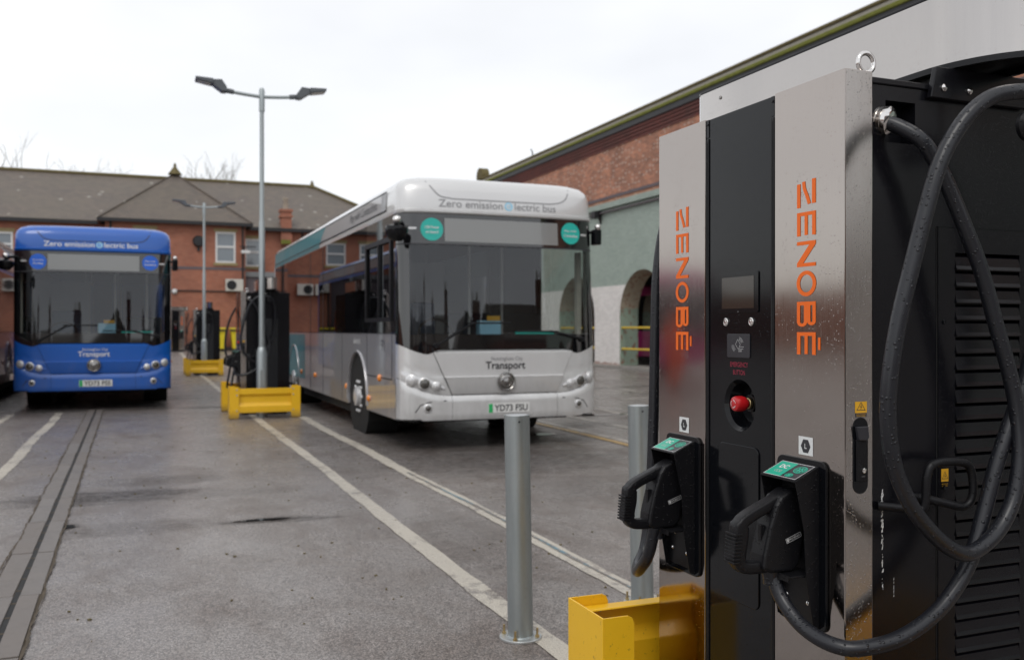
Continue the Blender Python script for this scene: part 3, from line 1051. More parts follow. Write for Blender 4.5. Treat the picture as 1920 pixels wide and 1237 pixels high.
# small chimney standing on the eaves
chm = MB().box(7.02, 7.58, YM - .32, YM + .3, 6.05, 7.85).box(6.96, 7.64, YM - .38, YM + .36, 7.55, 7.68).box(6.96, 7.64, YM - .38, YM + .36, 7.86, 8.0)
chm.box(7.0, 7.6, YM - .36, YM - .33, 6.0, 6.6)
c_ = sub(chm.build('chimney', 'brick_office', office), office_loc)
MB().lathe([(0.15, 0), (0.12, 0.5), (0.16, 0.55), (0.15, 0.66)], (7.3, YM, 8.0), (0, 0, 1), 12).build('chimney_pot', 'clay_pot', c_, smooth=50)
MB().box(7.0, 7.5, YM - .5, YM - .36, 6.08, 6.3).build('hopper', 'moss', c_)
# canopy over the side entrance, right of the wing
m = MB().box(5.0, 9.0, YM - 1.3, YM - .01, 4.28, 4.42).box(5.0, 9.0, YM - 1.36, YM - 1.3, 4.2, 4.46)
sub(m.build('canopy', 'lead_grey', office), office_loc)
m = MB().box(5.03, 8.97, YM - 1.25, YM - .02, 0.2, 4.27)
sub(m.build('porch', 'band_grey', office), office_loc)
# conduit along the wall
sub(MB().tube([(-1.7, YW - .05, 3.42), (4.95, YW - .05, 3.38)], 0.03, 6).build('conduit', 'gutter_black', office), office_loc)


def ac_unit(x, z, yy, label, group='air conditioning units on the office wall'):
    t = thing('air_conditioner', label, 'air conditioner', (x, yy, z), 0, group)
    MB().box(-.44, .44, -.36, -.03, 0, .62).build('casing', 'ac_white', t, bevel=0.02)
    MB().lathe([(.24, 0), (.24, .01), (0.0, .012)], (-.14, -.36, .31), (0, -1, 0), 24).build('fan_recess', 'dark_inside', t)
    gr = MB()
    for r in (.06, .12, .18, .24):
        gr.tube([(-.14 + r * math.cos(a), -.385, .31 + r * math.sin(a)) for a in [2 * PI * k / 20 for k in range(20)]], 0.006, 4, closed=True)
    gr.build('fan_grille', 'lamp_grey', t)
    MB().box(-.4, -.35, -.3, 0, -.05, 0).box(.35, .4, -.3, 0, -.05, 0).build('bracket', 'gutter_black', t)
    return t
ac_unit(4.42, 3.40, YW, 'cream air conditioning unit on the brick wall between the lamp post and the tall charger')
for x, q in ((-2.9, 'rightmost'), (-3.9, 'middle one'), (-5.0, 'leftmost')):
    ac_unit(x, 3.3, YM, 'cream air conditioning unit behind the blue bus, ' + q + ' of three')
# round vent bell, wall camera, bulkhead light, skip bins
t = thing('vent_bell', 'black round vent hood on the brick wall above the far lamp post arm', 'vent', (2.66, YW, 5.95))
MB().lathe([(.27, 0), (.30, .12), (.24, .22), (0.0, .23)], (0, 0, 0), (0, -1, 0), 20).build('hood', 'gutter_black', t, smooth=50)
MB().box(-.06, .06, -.08, -.003, -.5, -.28).build('bracket', 'gutter_black', t)
t = thing('bulkhead_light', 'small white round lamp on the office wall behind the second charger', 'wall lamp', (1.5, YW, 3.35))
MB().lathe([(.13, 0), (.13, .08), (.08, .14), (0, .15)], (0, 0, 0), (0, -1, 0), 16).build('diffuser', 'frame_white', t, smooth=50)
MB().lathe([(.15, 0.003), (.15, .05)], (0, 0, 0), (0, -1, 0), 16).build('base', 'lamp_grey', t)
t = thing('wall_camera', 'white security camera on a black arm between the two office windows', 'camera', (4.95, YW, 5.45))
MB().box(-.22, .22, -.75, -.5, -.10, .05).build('housing', 'frame_white', t, bevel=0.02)
MB().tube([(-.05, -.003, .25), (-.05, -.6, .25), (-.05, -.6, .05)], 0.03, 6).build('arm', 'gutter_black', t)
MB().box(-.3, .5, -.72, -.6, .22, .27).build('crossbar', 'gutter_black', t)

def wheelie(x, yy, label):
    t = thing('wheeled_bin', label, 'bin', (x, yy, 0.30), 0, 'yellow wheeled bins by the office wall')
    MB().add([(-.48, -.38, .12), (.48, -.38, .12), (.48, .38, .12), (-.48, .38, .12), (-.58, -.46, 1.1), (.58, -.46, 1.1), (.58, .46, 1.1), (-.58, .46, 1.1)],
             [(0, 3, 2, 1), (4, 5, 6, 7), (0, 1, 5, 4), (1, 2, 6, 5), (2, 3, 7, 6), (3, 0, 4, 7)]).build('tub', 'bin_yellow', t, bevel=0.03)
    MB().box(-.62, .62, -.5, .5, 1.102, 1.19).build('lid', 'bin_yellow', t, bevel=0.04)
    MB().box(-.62, .62, -.52, -.505, 1.02, 1.09).build('handle_bar', 'gutter_black', t)
    for sx in (-.4, .4):
        for sy in (-.3, .3):
            MB().lathe([(.09, -.025), (.09, .025)], (sx, sy, .09), (1, 0, 0), 12).build('wheel', 'tyre', t)
wheelie(3.35, 48.9, 'yellow wheeled bin just right of the second charger, leftmost of the two bins')
wheelie(4.72, 48.9, 'yellow wheeled bin beside the front edge of the tall charger, rightmost of the two bins')


# bare winter trees behind the roof
def bare_tree(x, y, h, seed, label):
    rnd = random.Random(seed)
    t = thing('bare_tree', label, 'tree', (x, y, 0), 0, 'bare trees behind the office roof')
    tr = MB().tube([(0, 0, 0), (0.1, 0, h * .25), (0, 0.1, h * .5)], [0.28, 0.22, 0.16], 8)
    tr.build('trunk', 'bark', t)
    cr_ = MB()

    def grow(p, d, L, r, lev):
        q = p + d * L * 0.5 + Vector((rnd.uniform(-.1, .1) * L, rnd.uniform(-.1, .1) * L, 0))
        e = q + (d + Vector((0, 0, .15))).normalized() * L * 0.5
        cr_.tube([p, q, e], [r, r * .8, r * .6], 4 if lev > 1 else 6, caps=False)
        if lev >= 5:
            return
        for k in range(rnd.choice((2, 3, 3))):
            nd = (d + Vector((rnd.uniform(-.8, .8), rnd.uniform(-.8, .8), rnd.uniform(-.2, .6)))).normalized()
            grow(e if k else q, nd, L * rnd.uniform(.6, .82), r * .6, lev + 1)
    for k in range(5):
        a = k * 1.3 + rnd.random()
        grow(Vector((0, 0.05, h * (.38 + .03 * k))), Vector((math.cos(a) * .6, math.sin(a) * .6, .9)).normalized(), h * .19, 0.095, 0)
    cr_.build('crown', 'bark', t)
bare_tree(4.6, 74, 14.6, 3, 'bare leafless tree showing above the roof ridge left of the tall lamp post')
bare_tree(-10.2, 76, 14.8, 5, 'bare leafless tree above the roof at the far left edge')
bare_tree(-4.6, 80, 14.4, 8, 'thin bare twigs just showing above the roof over the blue bus')

# ------------------------------------------------------------ depot shed on the right, with painted arches
WX = 16.0
DY0, DY1 = -13.0, 43.2
depot = thing('depot_shed', 'old brick depot shed with green and white painted wall, arched openings and mossy gutter', 'building', (WX, 27, 0))
dl = Vector(depot.location)
arches = [(27.72 + 5.2 * k, 1.6) for k in range(-7, 3)]
SPR, APX = 1.9, 3.48
m = MB()
def arch_z(t):   # t in -1..1
    return SPR + (APX - SPR) * math.sqrt(max(0, 1 - t * t))
ycur = DY0
TOPG = 5.86
rev = MB()
for (yc, hw) in arches:
    m.quad((WX, ycur, -.1), (WX, yc - hw, -.1), (WX, yc - hw, TOPG), (WX, ycur, TOPG))
    rev = MB()
    N_ = 20
    for k in range(N_):
        t0, t1 = -math.cos(PI * k / N_), -math.cos(PI * (k + 1) / N_)
        ya, yb = yc + hw * t0, yc + hw * t1
        za, zb = arch_z(t0), arch_z(t1)
        m.quad((WX, ya, za), (WX, yb, zb), (WX, yb, TOPG), (WX, ya, TOPG))
        rev.quad((WX, ya, za), (WX, yb, zb), (WX + .75, yb, zb), (WX + .75, ya, za))
    for s_ in (-1, 1):
        rev.quad((WX, yc + s_ * hw, -.1), (WX + .75, yc + s_ * hw, -.1), (WX + .75, yc + s_ * hw, SPR), (WX, yc + s_ * hw, SPR))
    sub(rev.build('arch_reveal', 'arch_reveal', depot), dl)
    ycur = yc + hw
m.quad((WX, ycur, -.1), (WX, DY1, -.1), (WX, DY1, TOPG), (WX, ycur, TOPG))
sub(m.build('painted_wall', 'painted_depot', depot), dl)
# brick arch rings, slightly proud
for (yc, hw) in arches:
    rg = MB()
    N_ = 22
    for k in range(N_):
        a0, a1 = PI * k / N_, PI * (k + 1) / N_
        for e_ in (0,):
            ri, ro = 1.0, 1.14
            def pp(a, r):
                return (WX - .006, yc + hw * r * math.cos(a), SPR + (APX - SPR) * (r + (0.0)) * math.sin(a))
            rg.quad(pp(a0, ri), pp(a1, ri), pp(a1, ro), pp(a0, ro))
    sub(rg.build('arch_ring', 'painted_depot', depot), dl)
sub(MB().box(WX + .003, WX + .3, DY0, DY1, TOPG + .22, 6.22).build('brick_band', 'brick_band', depot), dl)
sub(MB().box(WX - .03, WX + .3, DY0, DY1, 6.22, 6.33).build('string_course', 'band_grey', depot), dl)
sub(MB().box(WX + .003, WX + .3, DY0, DY1, 6.33, 8.06).build('upper_wall', 'brick_depot', depot), dl)
for i in range(4):
    sub(MB().box(WX - .035 - .04 * i, WX + .3, DY0, DY1, 8.06 + .105 * i, 8.06 + .105 * (i + 1) - .012).build('corbel_course', 'brick_corbel', depot), dl)
sub(MB().box(WX - .22, WX + .2, DY0, DY1 + .3, 8.48, 8.665).build('gutter', 'gutter_black', depot), dl)
sub(MB().box(WX - .27, WX + .2, DY0, DY1 + .5, 8.67, 8.79).build('mossy_ledge', 'moss', depot, bevel=.03), dl)
sub(MB().box(WX - .24, WX + .2, DY0, DY1 + .5, 8.793, 8.88).build('parapet_course', 'stone_pale', depot), dl)
sub(MB().box(WX - .30, WX + .25, DY0, DY1 + .6, 8.884, 8.97).build('coping', 'moss_brown', depot, bevel=.02), dl)
# green ledge with pipe and brackets
sub(MB().box(WX - .14, WX + .2, DY0, DY1, TOPG + .004, TOPG + .21).build('green_ledge', 'painted_depot', depot), dl)
sub(MB().tube([(WX - .09, DY0, 5.74), (WX - .09, DY1, 5.74)], .035, 8).build('pipe', 'band_grey', depot), dl)
for yy in (10.5, 20.6, 30.8, 38):
    b_ = MB().prism([(WX - .16, 5.84), (WX - .003, 5.84), (WX - .003, 5.35)], 'xz', yy - .06, yy + .06).box(WX - .34, WX - .17, yy - .14, yy + .14, 5.55, 5.83)
    sub(b_.build('bracket', 'gutter_black', depot), dl)
# kerb strip at the foot of the wall
m = MB().box(WX - .32, WX + .9, DY0, DY1, -.1, .10)
struct(m.build('kerb', 'concrete', bevel=.02))
# rounded end stone with moss, at the far end of the coping
m = MB().lathe([(.42, -.2), (.42, .2)], (WX - .1, DY1 + .25, 9.1), (1, 0, 0), 20)
sub(m.build('finial', 'moss_brown', depot, smooth=40), dl)
sub(MB().tube([(WX, 37.3, 8.97), (WX, 37.35, 9.25), (WX, 37.5, 9.4)], .03, 5).build('lightning_rod', 'gutter_black', depot), dl)
# shed body: end walls, back, floor and roof, so the arches open into a dark hall
m = MB().box(WX + .3, 34, DY0, DY0 + .3, -.1, 8.5).box(WX + .3, 34, DY1 - .3, DY1, -.1, 8.5).box(33.7, 34, DY0, DY1, -.1, 8.5)
sub(m.build('rear_wall', 'brick_office_side', depot), dl)
m = MB().quad((WX + .2, DY0, 8.6), (WX + .2, DY1, 8.6), (25, DY1, 11.5), (25, DY0, 11.5)).quad((25, DY0, 11.5), (25, DY1, 11.5), (34, DY1, 8.6), (34, DY0, 8.6))
sub(m.build('roof', 'slate', depot), dl)
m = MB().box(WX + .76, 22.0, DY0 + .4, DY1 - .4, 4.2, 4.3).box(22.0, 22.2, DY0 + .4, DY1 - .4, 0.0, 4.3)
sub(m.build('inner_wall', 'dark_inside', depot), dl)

for (yc, hw) in arches[5:9]:
    t = thing('arch_railing', {27: 'yellow two bar railing across the arch seen right of the silver bus', 22: 'yellow two bar railing in the arch behind the nearest charger', 17: 'yellow two bar railing in the second arch hidden by the charger', 32: 'yellow two bar railing in the arch behind the silver bus corner'}[int(yc)], 'railing', (WX + .1, yc, 0), 0, 'yellow railings across the depot arches')
    for z in (.70, 1.46):
        MB().tube([(0, -hw - .02, z), (0, hw + .02, z)], .038, 8).build('rail', 'rail_yellow', t, smooth=50)


# terrace of houses behind the camera, mirrored in the windscreens
def terrace_house(x, y, w_, h, gable, seed):
    t = thing('terrace_house', 'brick terrace house behind the camera, mirrored dark in the bus windscreens', 'house', (x, y, 0), 0, 'terrace houses behind the camera')
    MB().box(-w_ / 2, w_ / 2, -4, 4, 0, h).build('wall', 'brick_terrace', t)
    m = MB()
    if gable:
        m.prism([(-w_ / 2 - .2, h), (w_ / 2 + .2, h), (0, h + w_ * .55)], 'xz', -4.2, 4.3)
    else:
        m.prism([(-4.3, h), (4.3, h), (0, h + 3.2)], 'yz', -w_ / 2, w_ / 2)
    r_ = m.build('roof', 'slate', t)
    cx = w_ / 2 - .6
    c = MB().box(cx - .5, cx + .5, -.4, .4, h + (0 if gable else 1.5), h + 5.2).build('chimney', 'brick_terrace', r_)
    for k in (-.28, .28):
        MB().lathe([(.13, 0), (.1, .7)], (cx + k, 0, h + 5.2), (0, 0, 1), 8).build('chimney_pot', 'clay_pot', r_)
    for k in (-1, 1):
        for z in (1.2, 4.0):
            f = MB().box(k * w_ * .24 - .5, k * w_ * .24 + .5, 3.95, 4.03, z, z + 1.5).build('window', 'frame_white', t)
            MB().box(k * w_ * .24 - .42, k * w_ * .24 + .42, 4.032, 4.04, z + .08, z + 1.42).build('pane', 'window_glass', f)
rr = random.Random(11)
for i in range(14):  # row extended to the right, added to darken the charger steel's reflections
    terrace_house(-30 + i * 7.2, -48 + rr.uniform(-3, 3), 7.0, 6.2 + rr.uniform(-.5, 1.2), i in (1, 4, 7), i)

# long low boundary wall far on the left, mirrored in the brushed steel
t = thing('boundary_wall', 'long brick boundary wall left of the frame, seen only in the charger steel', 'wall', (-36, 20, 0))
MB().box(-.2, .2, -34, 60, 0, 3.7).build('brickwork', 'brick_office_side', t)
MB().box(-.28, .28, -34, 60, 3.703, 3.85).build('coping', 'stone_pale', t)

# ------------------------------------------------------------ buses
BW, BD = 1.25, 0.30


def sup(t, hw=BW, d=BD, n=4.0):
    """front outline of the body seen from above; t in degrees from -90 to 90"""
    s_, c_ = math.sin(R(t)), math.cos(R(t))
    return (hw * math.copysign(abs(s_) ** (2 / n), s_), d * (1 - max(0, c_) ** (2 / n)))


def fy(x, hw=BW, d=BD, n=4.0):
    a = min(1, abs(x) / hw)
    return d * (1 - (1 - a ** n) ** (1 / n))


def lean(z):
    if z < 1.15:
        return 0.0
    return 0.10 * (z - 1.15) / 1.55


FX = sorted(set([round(sup(t)[0], 4) for t in range(-90, 91, 3)] + [round(-1.2 + .1 * i, 3) for i in range(25)]))


def xs_between(a, b):
    r = [x for x in FX if a + .004 < x < b - .004]
    return [a] + r + [b]


def fsheet(m, xs_, zf, off=0.0, nz=6, side=0):
    """patch of the front surface; zf(x)->(z0,z1); off may be a function of (x, v)"""
    n = len(xs_)
    vs = []
    for j in range(nz + 1):
        for x in xs_:
            z0, z1 = zf(x)
            z = z0 + (z1 - z0) * j / nz
            o_ = off(x, j / nz, z) if callable(off) else off
            vs.append((x, fy(x) + lean(z) + o_, z))
    return m.add(vs, [(j * n + i, j * n + i + 1, (j + 1) * n + i + 1, (j + 1) * n + i) for j in range(nz) for i in range(n - 1)])


def on_front(g, x, z, off=-0.004, rot=0):
    """2d print or part laid on the curved front at x,z"""
    return ([(x + p[0], fy(x + p[0]) + lean(z + p[1]) + off, z + p[1]) for p in g[0]], g[1])


def bon_w(z):
    return 0.655 + (z - 0.63) / (1.15 - 0.63) * 0.235


def bump_top(x):
    a = abs(x)
    return 0.625 if a < .66 else 0.625 + .20 * ((a - .66) / .59) ** 2.2


def blk_bot(x):
    a = abs(x)
    if a < .80:
        return 1.158
    if a < .93:
        return 1.158 - (a - .80) / .13 * .055
    return 1.103 + ((a - .93) / .32) ** 1.6 * .115


def disc3(m, x, z, r, off, depth, dirx=0):
    """round lamp standing out of the curved front"""
    y = fy(x) + lean(z) + off
    e = .01
    sl = (fy(abs(x) + e) - fy(abs(x) - e)) / (2 * e) * (1 if x > 0 else -1)
    nrm = Vector((sl, -1, 0)).normalized()
    if abs(x) > 1.05:
        nrm = Vector((.55 * (1 if x > 0 else -1), -1, 0)).normalized()
    return m.lathe([(r, 0), (r, depth * .6), (r * .8, depth), (0, depth * 1.15)], (x, y, z), nrm, 20)


def bus(name, label, x, y, body, side, reg=None, txtmat='text_grey', sticker='sticker_teal', L=10.8, full=True, upper=None, rear=None, s1='USB Power|on board', s2='Pay with|Contactless', group='single deck buses parked in the yard'):
    t = thing(name, label, 'bus', (x, y, 0), 0, group)
    P = t
    upper = upper or body
    # --- underbody and core, with low filler boxes added to block light underneath
    m = MB().box(-1.0, 1.0, .45, L - .3, .28, .45).box(-.86, .86, .4, L - .3, .45, .50)
    m.box(-1.0, 1.0, 3.2, 6.8, .20, .40)
    m.box(-1.18, 1.18, 3.05, 7.2, .21, .36).box(-1.0, 1.0, .9, 1.6, .30, .36).box(-1.15, 1.15, 8.7, L - .1, .25, .36)
    m.build('underframe_and_filler', 'under_black', P)
    # --- bumper in three pieces
    def boff(x_, v, z):
        return -0.03 + .028 * max(0, (v - .86) / .14) + .012 * max(0, (.15 - v) / .15)
    for a, b in ((-1.25, -.664), (-.66, .66), (.664, 1.25)):
        m = fsheet(MB(), xs_between(a, b), lambda x_: (.345 + (.015 if abs(x_) > 1.0 else 0), bump_top(x_)), boff, 7)
        xb = xs_between(a, b)
        fsheet(m, xb, lambda x_: (.345, .346), lambda x_, v, z: -.018 + .3 * v, 1)
        m.build('bumper', body, P, smooth=35)
    # --- bonnet panel, two faces meeting in a crease
    m = MB()
    nu, rows = 14, [.635, .66, .80, .835, .845, .87, 1.06, 1.12, 1.15]
    offs = [0.0, -.012, -.022, -.03, -.004, -.002, -.004, -.002, .03]
    vs = []
    for z, of in zip(rows, offs):
        for i in range(nu + 1):
            xx = bon_w(z) * (-1 + 2 * i / nu)
            vs.append((xx, fy(xx) + of, z))
    m.add(vs, [(j * (nu + 1) + i, j * (nu + 1) + i + 1, (j + 1) * (nu + 1) + i + 1, (j + 1) * (nu + 1) + i) for j in range(len(rows) - 1) for i in range(nu)])
    bon = m.build('bonnet_panel', body, P, smooth=25)
    # --- wings with headlamps
    for s_ in (-1, 1):
        m = MB()
        nu, nv = 22, 10
        vs = []
        for j in range(nv + 1):
            for i in range(nu + 1):
                u = i / nu
                z = .64 + (1.12 - .64) * j / nv
                xx = 1.0
                for _ in range(3):
                    wv = bon_w(z) + .006
                    t0 = math.degrees(math.asin(min(1, (wv / BW) ** 2)))
                    xx = sup(t0 + (90 - t0) * u)[0]
                    z0, z1 = bump_top(xx) + .004, blk_bot(xx) - .003
                    z = z0 + (z1 - z0) * j / nv
                dz = abs((z - (.735 + max(0, xx - .78) * .23)))
                of = .006 if dz > .085 else -.0
                crease = .010 * max(0, 1 - abs(z - (.90 + (xx - .9) * .12)) / .02)
                vs.append((s_ * xx, fy(xx) + of + crease, z))
        m.add(vs, [(j * (nu + 1) + i, j * (nu + 1) + i + 1, (j + 1) * (nu + 1) + i + 1, (j + 1) * (nu + 1) + i) for j in range(nv) for i in range(nu)])
        m.build('front_wing', body, P, smooth=40)
        # headlamp pod
        m = MB()
        xs_ = [x_ for x_ in FX if .73 < x_ < 1.235]
        fsheet(m, [s_ * x_ for x_ in xs_], lambda x_: ((.685 + (abs(x_) - .73) * .20) - 0, (.715 + (abs(x_) - .73) * .52) if abs(x_) < .9 else .803 + (abs(x_) - .9) * .34), lambda x_, v, z: -.004 - .012 * math.sin(PI * v), 5)
        h = m.build('headlamp', 'lens' if full and body == 'silver_paint' else body, P, smooth=50)
        for k, (hx, hz, hr, mt) in enumerate(((1.13, .805, .055, 'lens'), (.985, .768, .058, 'lens_dark'), (.845, .738, .042, 'lens'))):
            mm = MB()
            disc3(mm, s_ * hx, hz, hr + .012, -.012, .02)
            mm.build('lamp_bezel', 'rim', h, smooth=50)
            mm = MB()
            disc3(mm, s_ * hx, hz, hr, -.022, .024)
            mm.build('lamp_lens', mt, h, smooth=50)
        mm = MB()
        disc3(mm, s_ * .95, .49, .05, -.032, .018)
        f = mm.build('fog_lamp', 'rim', P, smooth=50)
        mm = MB()
        disc3(mm, s_ * .95, .49, .034, -.040, .02)
        mm.build('fog_lens', 'lens_dark', f, smooth=50)
        if full:
            g_ = stroke([(-.16, -.03), (-.10, .055), (.0, .085), (.20, .10)], .012)
            g_ = ([(p[0] * -s_, p[1]) for p in g_[0]], g_[1])
            MB().add(*on_front(g_, s_ * .93, .47, -.031)).build('lamp_crease', 'seam', f)
    # --- windscreen, black surround, display
    sur, glz = MB(), MB()
    xs_ = sorted(set(FX + [-1.13, 1.13]))
    for i in range(len(xs_) - 1):
        a, b = xs_[i], xs_[i + 1]
        za, zb = blk_bot(a), blk_bot(b)
        for (l0, l1) in ((None, 1.33), (1.33, 2.37), (2.37, 2.55), (2.55, 2.722)):
            z0a, z0b = (za, zb) if l0 is None else (l0, l0)
            tgt = glz if (l0 == 1.33 and a > -1.131 and b < 1.131) else sur
            nz_ = 3
            for j in range(nz_):
                q = []
                for (xx, zz0) in ((a, z0a), (b, z0b)):
                    q.append((zz0 + (l1 - zz0) * j / nz_, zz0 + (l1 - zz0) * (j + 1) / nz_))
                pts = [(a, fy(a) + lean(q[0][0]) + .002, q[0][0]), (b, fy(b) + lean(q[1][0]) + .002, q[1][0]), (b, fy(b) + lean(q[1][1]) + .002, q[1][1]), (a, fy(a) + lean(q[0][1]) + .002, q[0][1])]
                tgt.quad(*pts)
    def weld(m_, nm, mat, par):
        import bmesh
        o_ = m_.build(nm, mat, par, normals=False)
        bm = bmesh.new()
        bm.from_mesh(o_.data)
        bmesh.ops.remove_doubles(bm, verts=bm.verts, dist=1e-4)
        bm.to_mesh(o_.data)
        bm.free()
        for p in o_.data.polygons:
            p.use_smooth = True
        return o_
    so = weld(sur, 'windscreen_surround', 'glass_black', P)
    weld(glz, 'windscreen', 'glass_screen', P)
    MB().add(*on_front(([(a, b) for b in (2.36, 2.375) for a in FX], [(i, i + 1, i + 1 + len(FX), i + len(FX)) for i in range(len(FX) - 1)]), 0, 0, -.003)).build('glass_joint', 'seam', so)
    m = MB()
    fsheet(m, xs_between(-.72, .72), lambda x_: (2.405, 2.675), -.003, 3)
    dsp = m.build('destination_display', 'display_glass', P)
    # --- roof fairing lofted from front over the whole length
    prof = [(1.25, 2.728, .10), (1.252, 2.745, .085), (1.252, 2.775, .085), (1.244, 2.782, .10), (1.244, 2.79, .10), (1.242, 2.85, .105), (1.236, 3.0, .125), (1.215, 3.07, .15), (1.16, 3.13, .20), (1.06, 3.165, .27), (.85, 3.185, .40), (.5, 3.19, .62)]
    ts = list(range(-90, 91, 6))
    vs, ring_n = [], None
    for (wd, z, ys) in prof:
        rg = [(-wd, L - .05, z), (-wd, L * .5, z)]
        rg += [(sup(a, wd)[0], ys + sup(a, wd)[1], z) for a in ts]
        rg += [(wd, L * .5, z), (wd, L - .05, z)]
        ring_n = len(rg)
        vs += rg
    m = MB()
    m.add(vs, [(j * ring_n + i, j * ring_n + (i + 1) % ring_n, (j + 1) * ring_n + (i + 1) % ring_n, (j + 1) * ring_n + i) for j in range(len(prof) - 1) for i in range(ring_n)]
          + [tuple((len(prof) - 1) * ring_n + i for i in range(ring_n))])
    rfo = m.build('roof_fairing', upper, P, smooth=38)

    def fair(g_, off=-.004):   # print on the front of the fairing
        out = []
        for (px, pz) in g_[0]:
            for k in range(len(prof) - 1):
                if prof[k][1] <= pz <= prof[k + 1][1]:
                    f_ = (pz - prof[k][1]) / (prof[k + 1][1] - prof[k][1])
                    wd = prof[k][0] + (prof[k + 1][0] - prof[k][0]) * f_
                    ys = prof[k][2] + (prof[k + 1][2] - prof[k][2]) * f_
                    break
            out.append((px, ys + fy(px, wd) + off, pz))
        return (out, g_[1])
    # raised outline of the roof pod hatch
    hp = [(-.96, 3.16), (-.84, 3.0), (-.76, 2.93), (-.64, 2.91)] + [(-.6 + .12 * i, 2.905) for i in range(11)] + [(.66, 2.91), (.78, 2.935), (.86, 3.0), (.93, 3.16)]
    hp = [(p.x, min(3.164, p.y)) for p in catmull([(a, b, 0) for a, b in hp], 3)]
    MB().add(*fair(stroke(hp, .013), -.003)).build('hatch_seam', 'seam' if body == 'blue_paint' else 'text_grey', rfo)
    # side panels of the fairing
    sidep = MB()
    if full:
        for s_ in (-1, 1):
            y0, y1 = .75, L - .15
            m = MB()
            m.quad((s_ * 1.252, y0, 2.80), (s_ * 1.252, y1, 2.80), (s_ * 1.242, y1, 3.03), (s_ * 1.242, y0, 3.03))
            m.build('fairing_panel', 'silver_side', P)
            if rear:
                m = MB().quad((s_ * 1.2535, 5.2, 2.735), (s_ * 1.2535, L - .1, 2.735), (s_ * 1.2535, L - .1, 2.80), (s_ * 1.2535, 5.2, 2.80))
                m.quad((s_ * 1.2535, 5.2, 2.80), (s_ * 1.2535, L - .1, 2.80), (s_ * 1.2435, L - .1, 3.035), (s_ * 1.2435, 4.7, 3.035))
                m.build('rear_livery', rear, P)
                m = MB().box(s_ * 1.2515 - .0015, s_ * 1.2515 + .0015, 6.7, L - .1, .5, 1.3)
                m.build('rear_livery', rear, P)
            m = MB()
            m.tube([(s_ * 1.2535, y0, 2.81), (s_ * 1.2535, y1, 2.81)], .008, 4)
            m.tube([(s_ * 1.243, y0, 3.035), (s_ * 1.243, y1, 3.035)], .008, 4)
            m.build('fairing_seam', 'seam', P)
    # --- sides
    ax = (2.35, 7.95)
    AR = .60
    for s_ in (-1, 1):
        X = s_ * 1.25
        def outline(z0, z1, ya, yb):
            pts = [(ya, z1), (ya, z0)]
            for a in ax:
                if ya < a < yb:
                    h_ = math.sqrt(AR * AR - (z0 - .48) ** 2)
                    ang = math.asin((z0 - .48) / AR)
                    for k in range(15):
                        th = PI - ang - (PI - 2 * ang) * k / 14
                        pts.append((a + AR * math.cos(th), .48 + AR * math.sin(th)))
            pts += [(yb, z0), (yb, z1)]
            return pts
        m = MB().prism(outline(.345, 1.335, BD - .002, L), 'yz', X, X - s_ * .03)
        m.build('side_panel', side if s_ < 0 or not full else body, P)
        for a in ax:
            lm = MB()
            lm.lathe([(AR + .005, 0), (AR + .005, .42)], (X - s_ * .03, a, .48), (-s_, 0, 0), 24)
            lm.build('arch_liner', 'under_black', P)
            ar = MB().tube([(X + s_ * .004, a + (AR + .012) * math.cos(th), .48 + (AR + .012) * math.sin(th)) for th in [R(-8 + 196 * k / 20) for k in range(21)]], .016, 5)
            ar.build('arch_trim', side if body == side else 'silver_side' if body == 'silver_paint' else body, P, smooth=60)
        # windows: continuous dark band of separate panes
        edges = [BD, .45] + ([1.78] if True else []) + [3.2, 4.75, 6.3, 7.8, 9.3, L - .1]
        for i in range(len(edges) - 1):
            y0, y1 = edges[i], edges[i + 1]
            clear = full and (i == 1)
            if i == 0:
                MB().box(X - s_ * .02, X, y0, y1 - .004, 1.34, 2.73).build('corner_post', 'glass_black', P)
                continue
            z0 = 1.34
            pn = MB().box(X - s_ * .012, X - s_ * .001, y0 + .004, y1 - .004, z0, 2.73)
            if clear and s_ < 0:
                pn = MB().box(X - s_ * .012, X - s_ * .001, y0 + .004, y1 - .004, 2.46, 2.73)
                pn.build('window_header', 'glass_black', P)
                MB().box(X - s_ * .012, X - s_ * .001, y0 + .004, y1 - .004, z0, 1.5).build('window_border', 'glass_black', P)
                MB().box(X - s_ * .02, X - s_ * .006, y0 + .03, y1 - .03, 1.5, 2.46).build('driver_window', 'glass_tint', P)
                fr = MB()
                for (a0, a1, b0, b1) in ((y0, y0 + .06, 1.48, 2.48), (y1 - .06, y1, 1.48, 2.48), (y0 + .06, y1 - .06, 1.48, 1.53), (y0 + .06, y1 - .06, 2.42, 2.48), (y0 + .6, y0 + .64, 1.53, 2.42)):
                    fr.box(X - .0, X + s_ * .022, a0, a1, b0, b1)
                fr.build('window_frame', 'black_matte', P)
            else:
                pn.build('side_window', 'glass_clear' if clear else 'glass_tint' if full else 'glass_black', P)
        if full:
            sm = MB()
            for yy, z0, z1 in ((BD + .16, .8, 1.33), (1.75, .8, 1.33), (6.1, .36, 2.7), (4.9, .36, 2.7), (3.35, .36, 1.33), (9.4, .36, 1.33)):
                sm.box(X + s_ * .0005, X + s_ * .003, yy - .007, yy + .007, z0, z1)
            sm.box(X + s_ * .0005, X + s_ * .004, BD + .16, 1.75, .79, .805)
            sm.box(X + s_ * .0005, X + s_ * .004, BD, L, 1.332, 1.339)
            sm.build('panel_seam', 'seam', P)
            for yy, zz in ((1.05, .79), (3.0, .58), (5.6, .62), (7.0, .62), (1.62, .50)):
                MB().lathe([(.045, 0), (.045, .012), (.03, .03), (0, .035)], (X, yy, zz), (s_, 0, 0), 14).build('side_marker', 'amber', P, smooth=50)
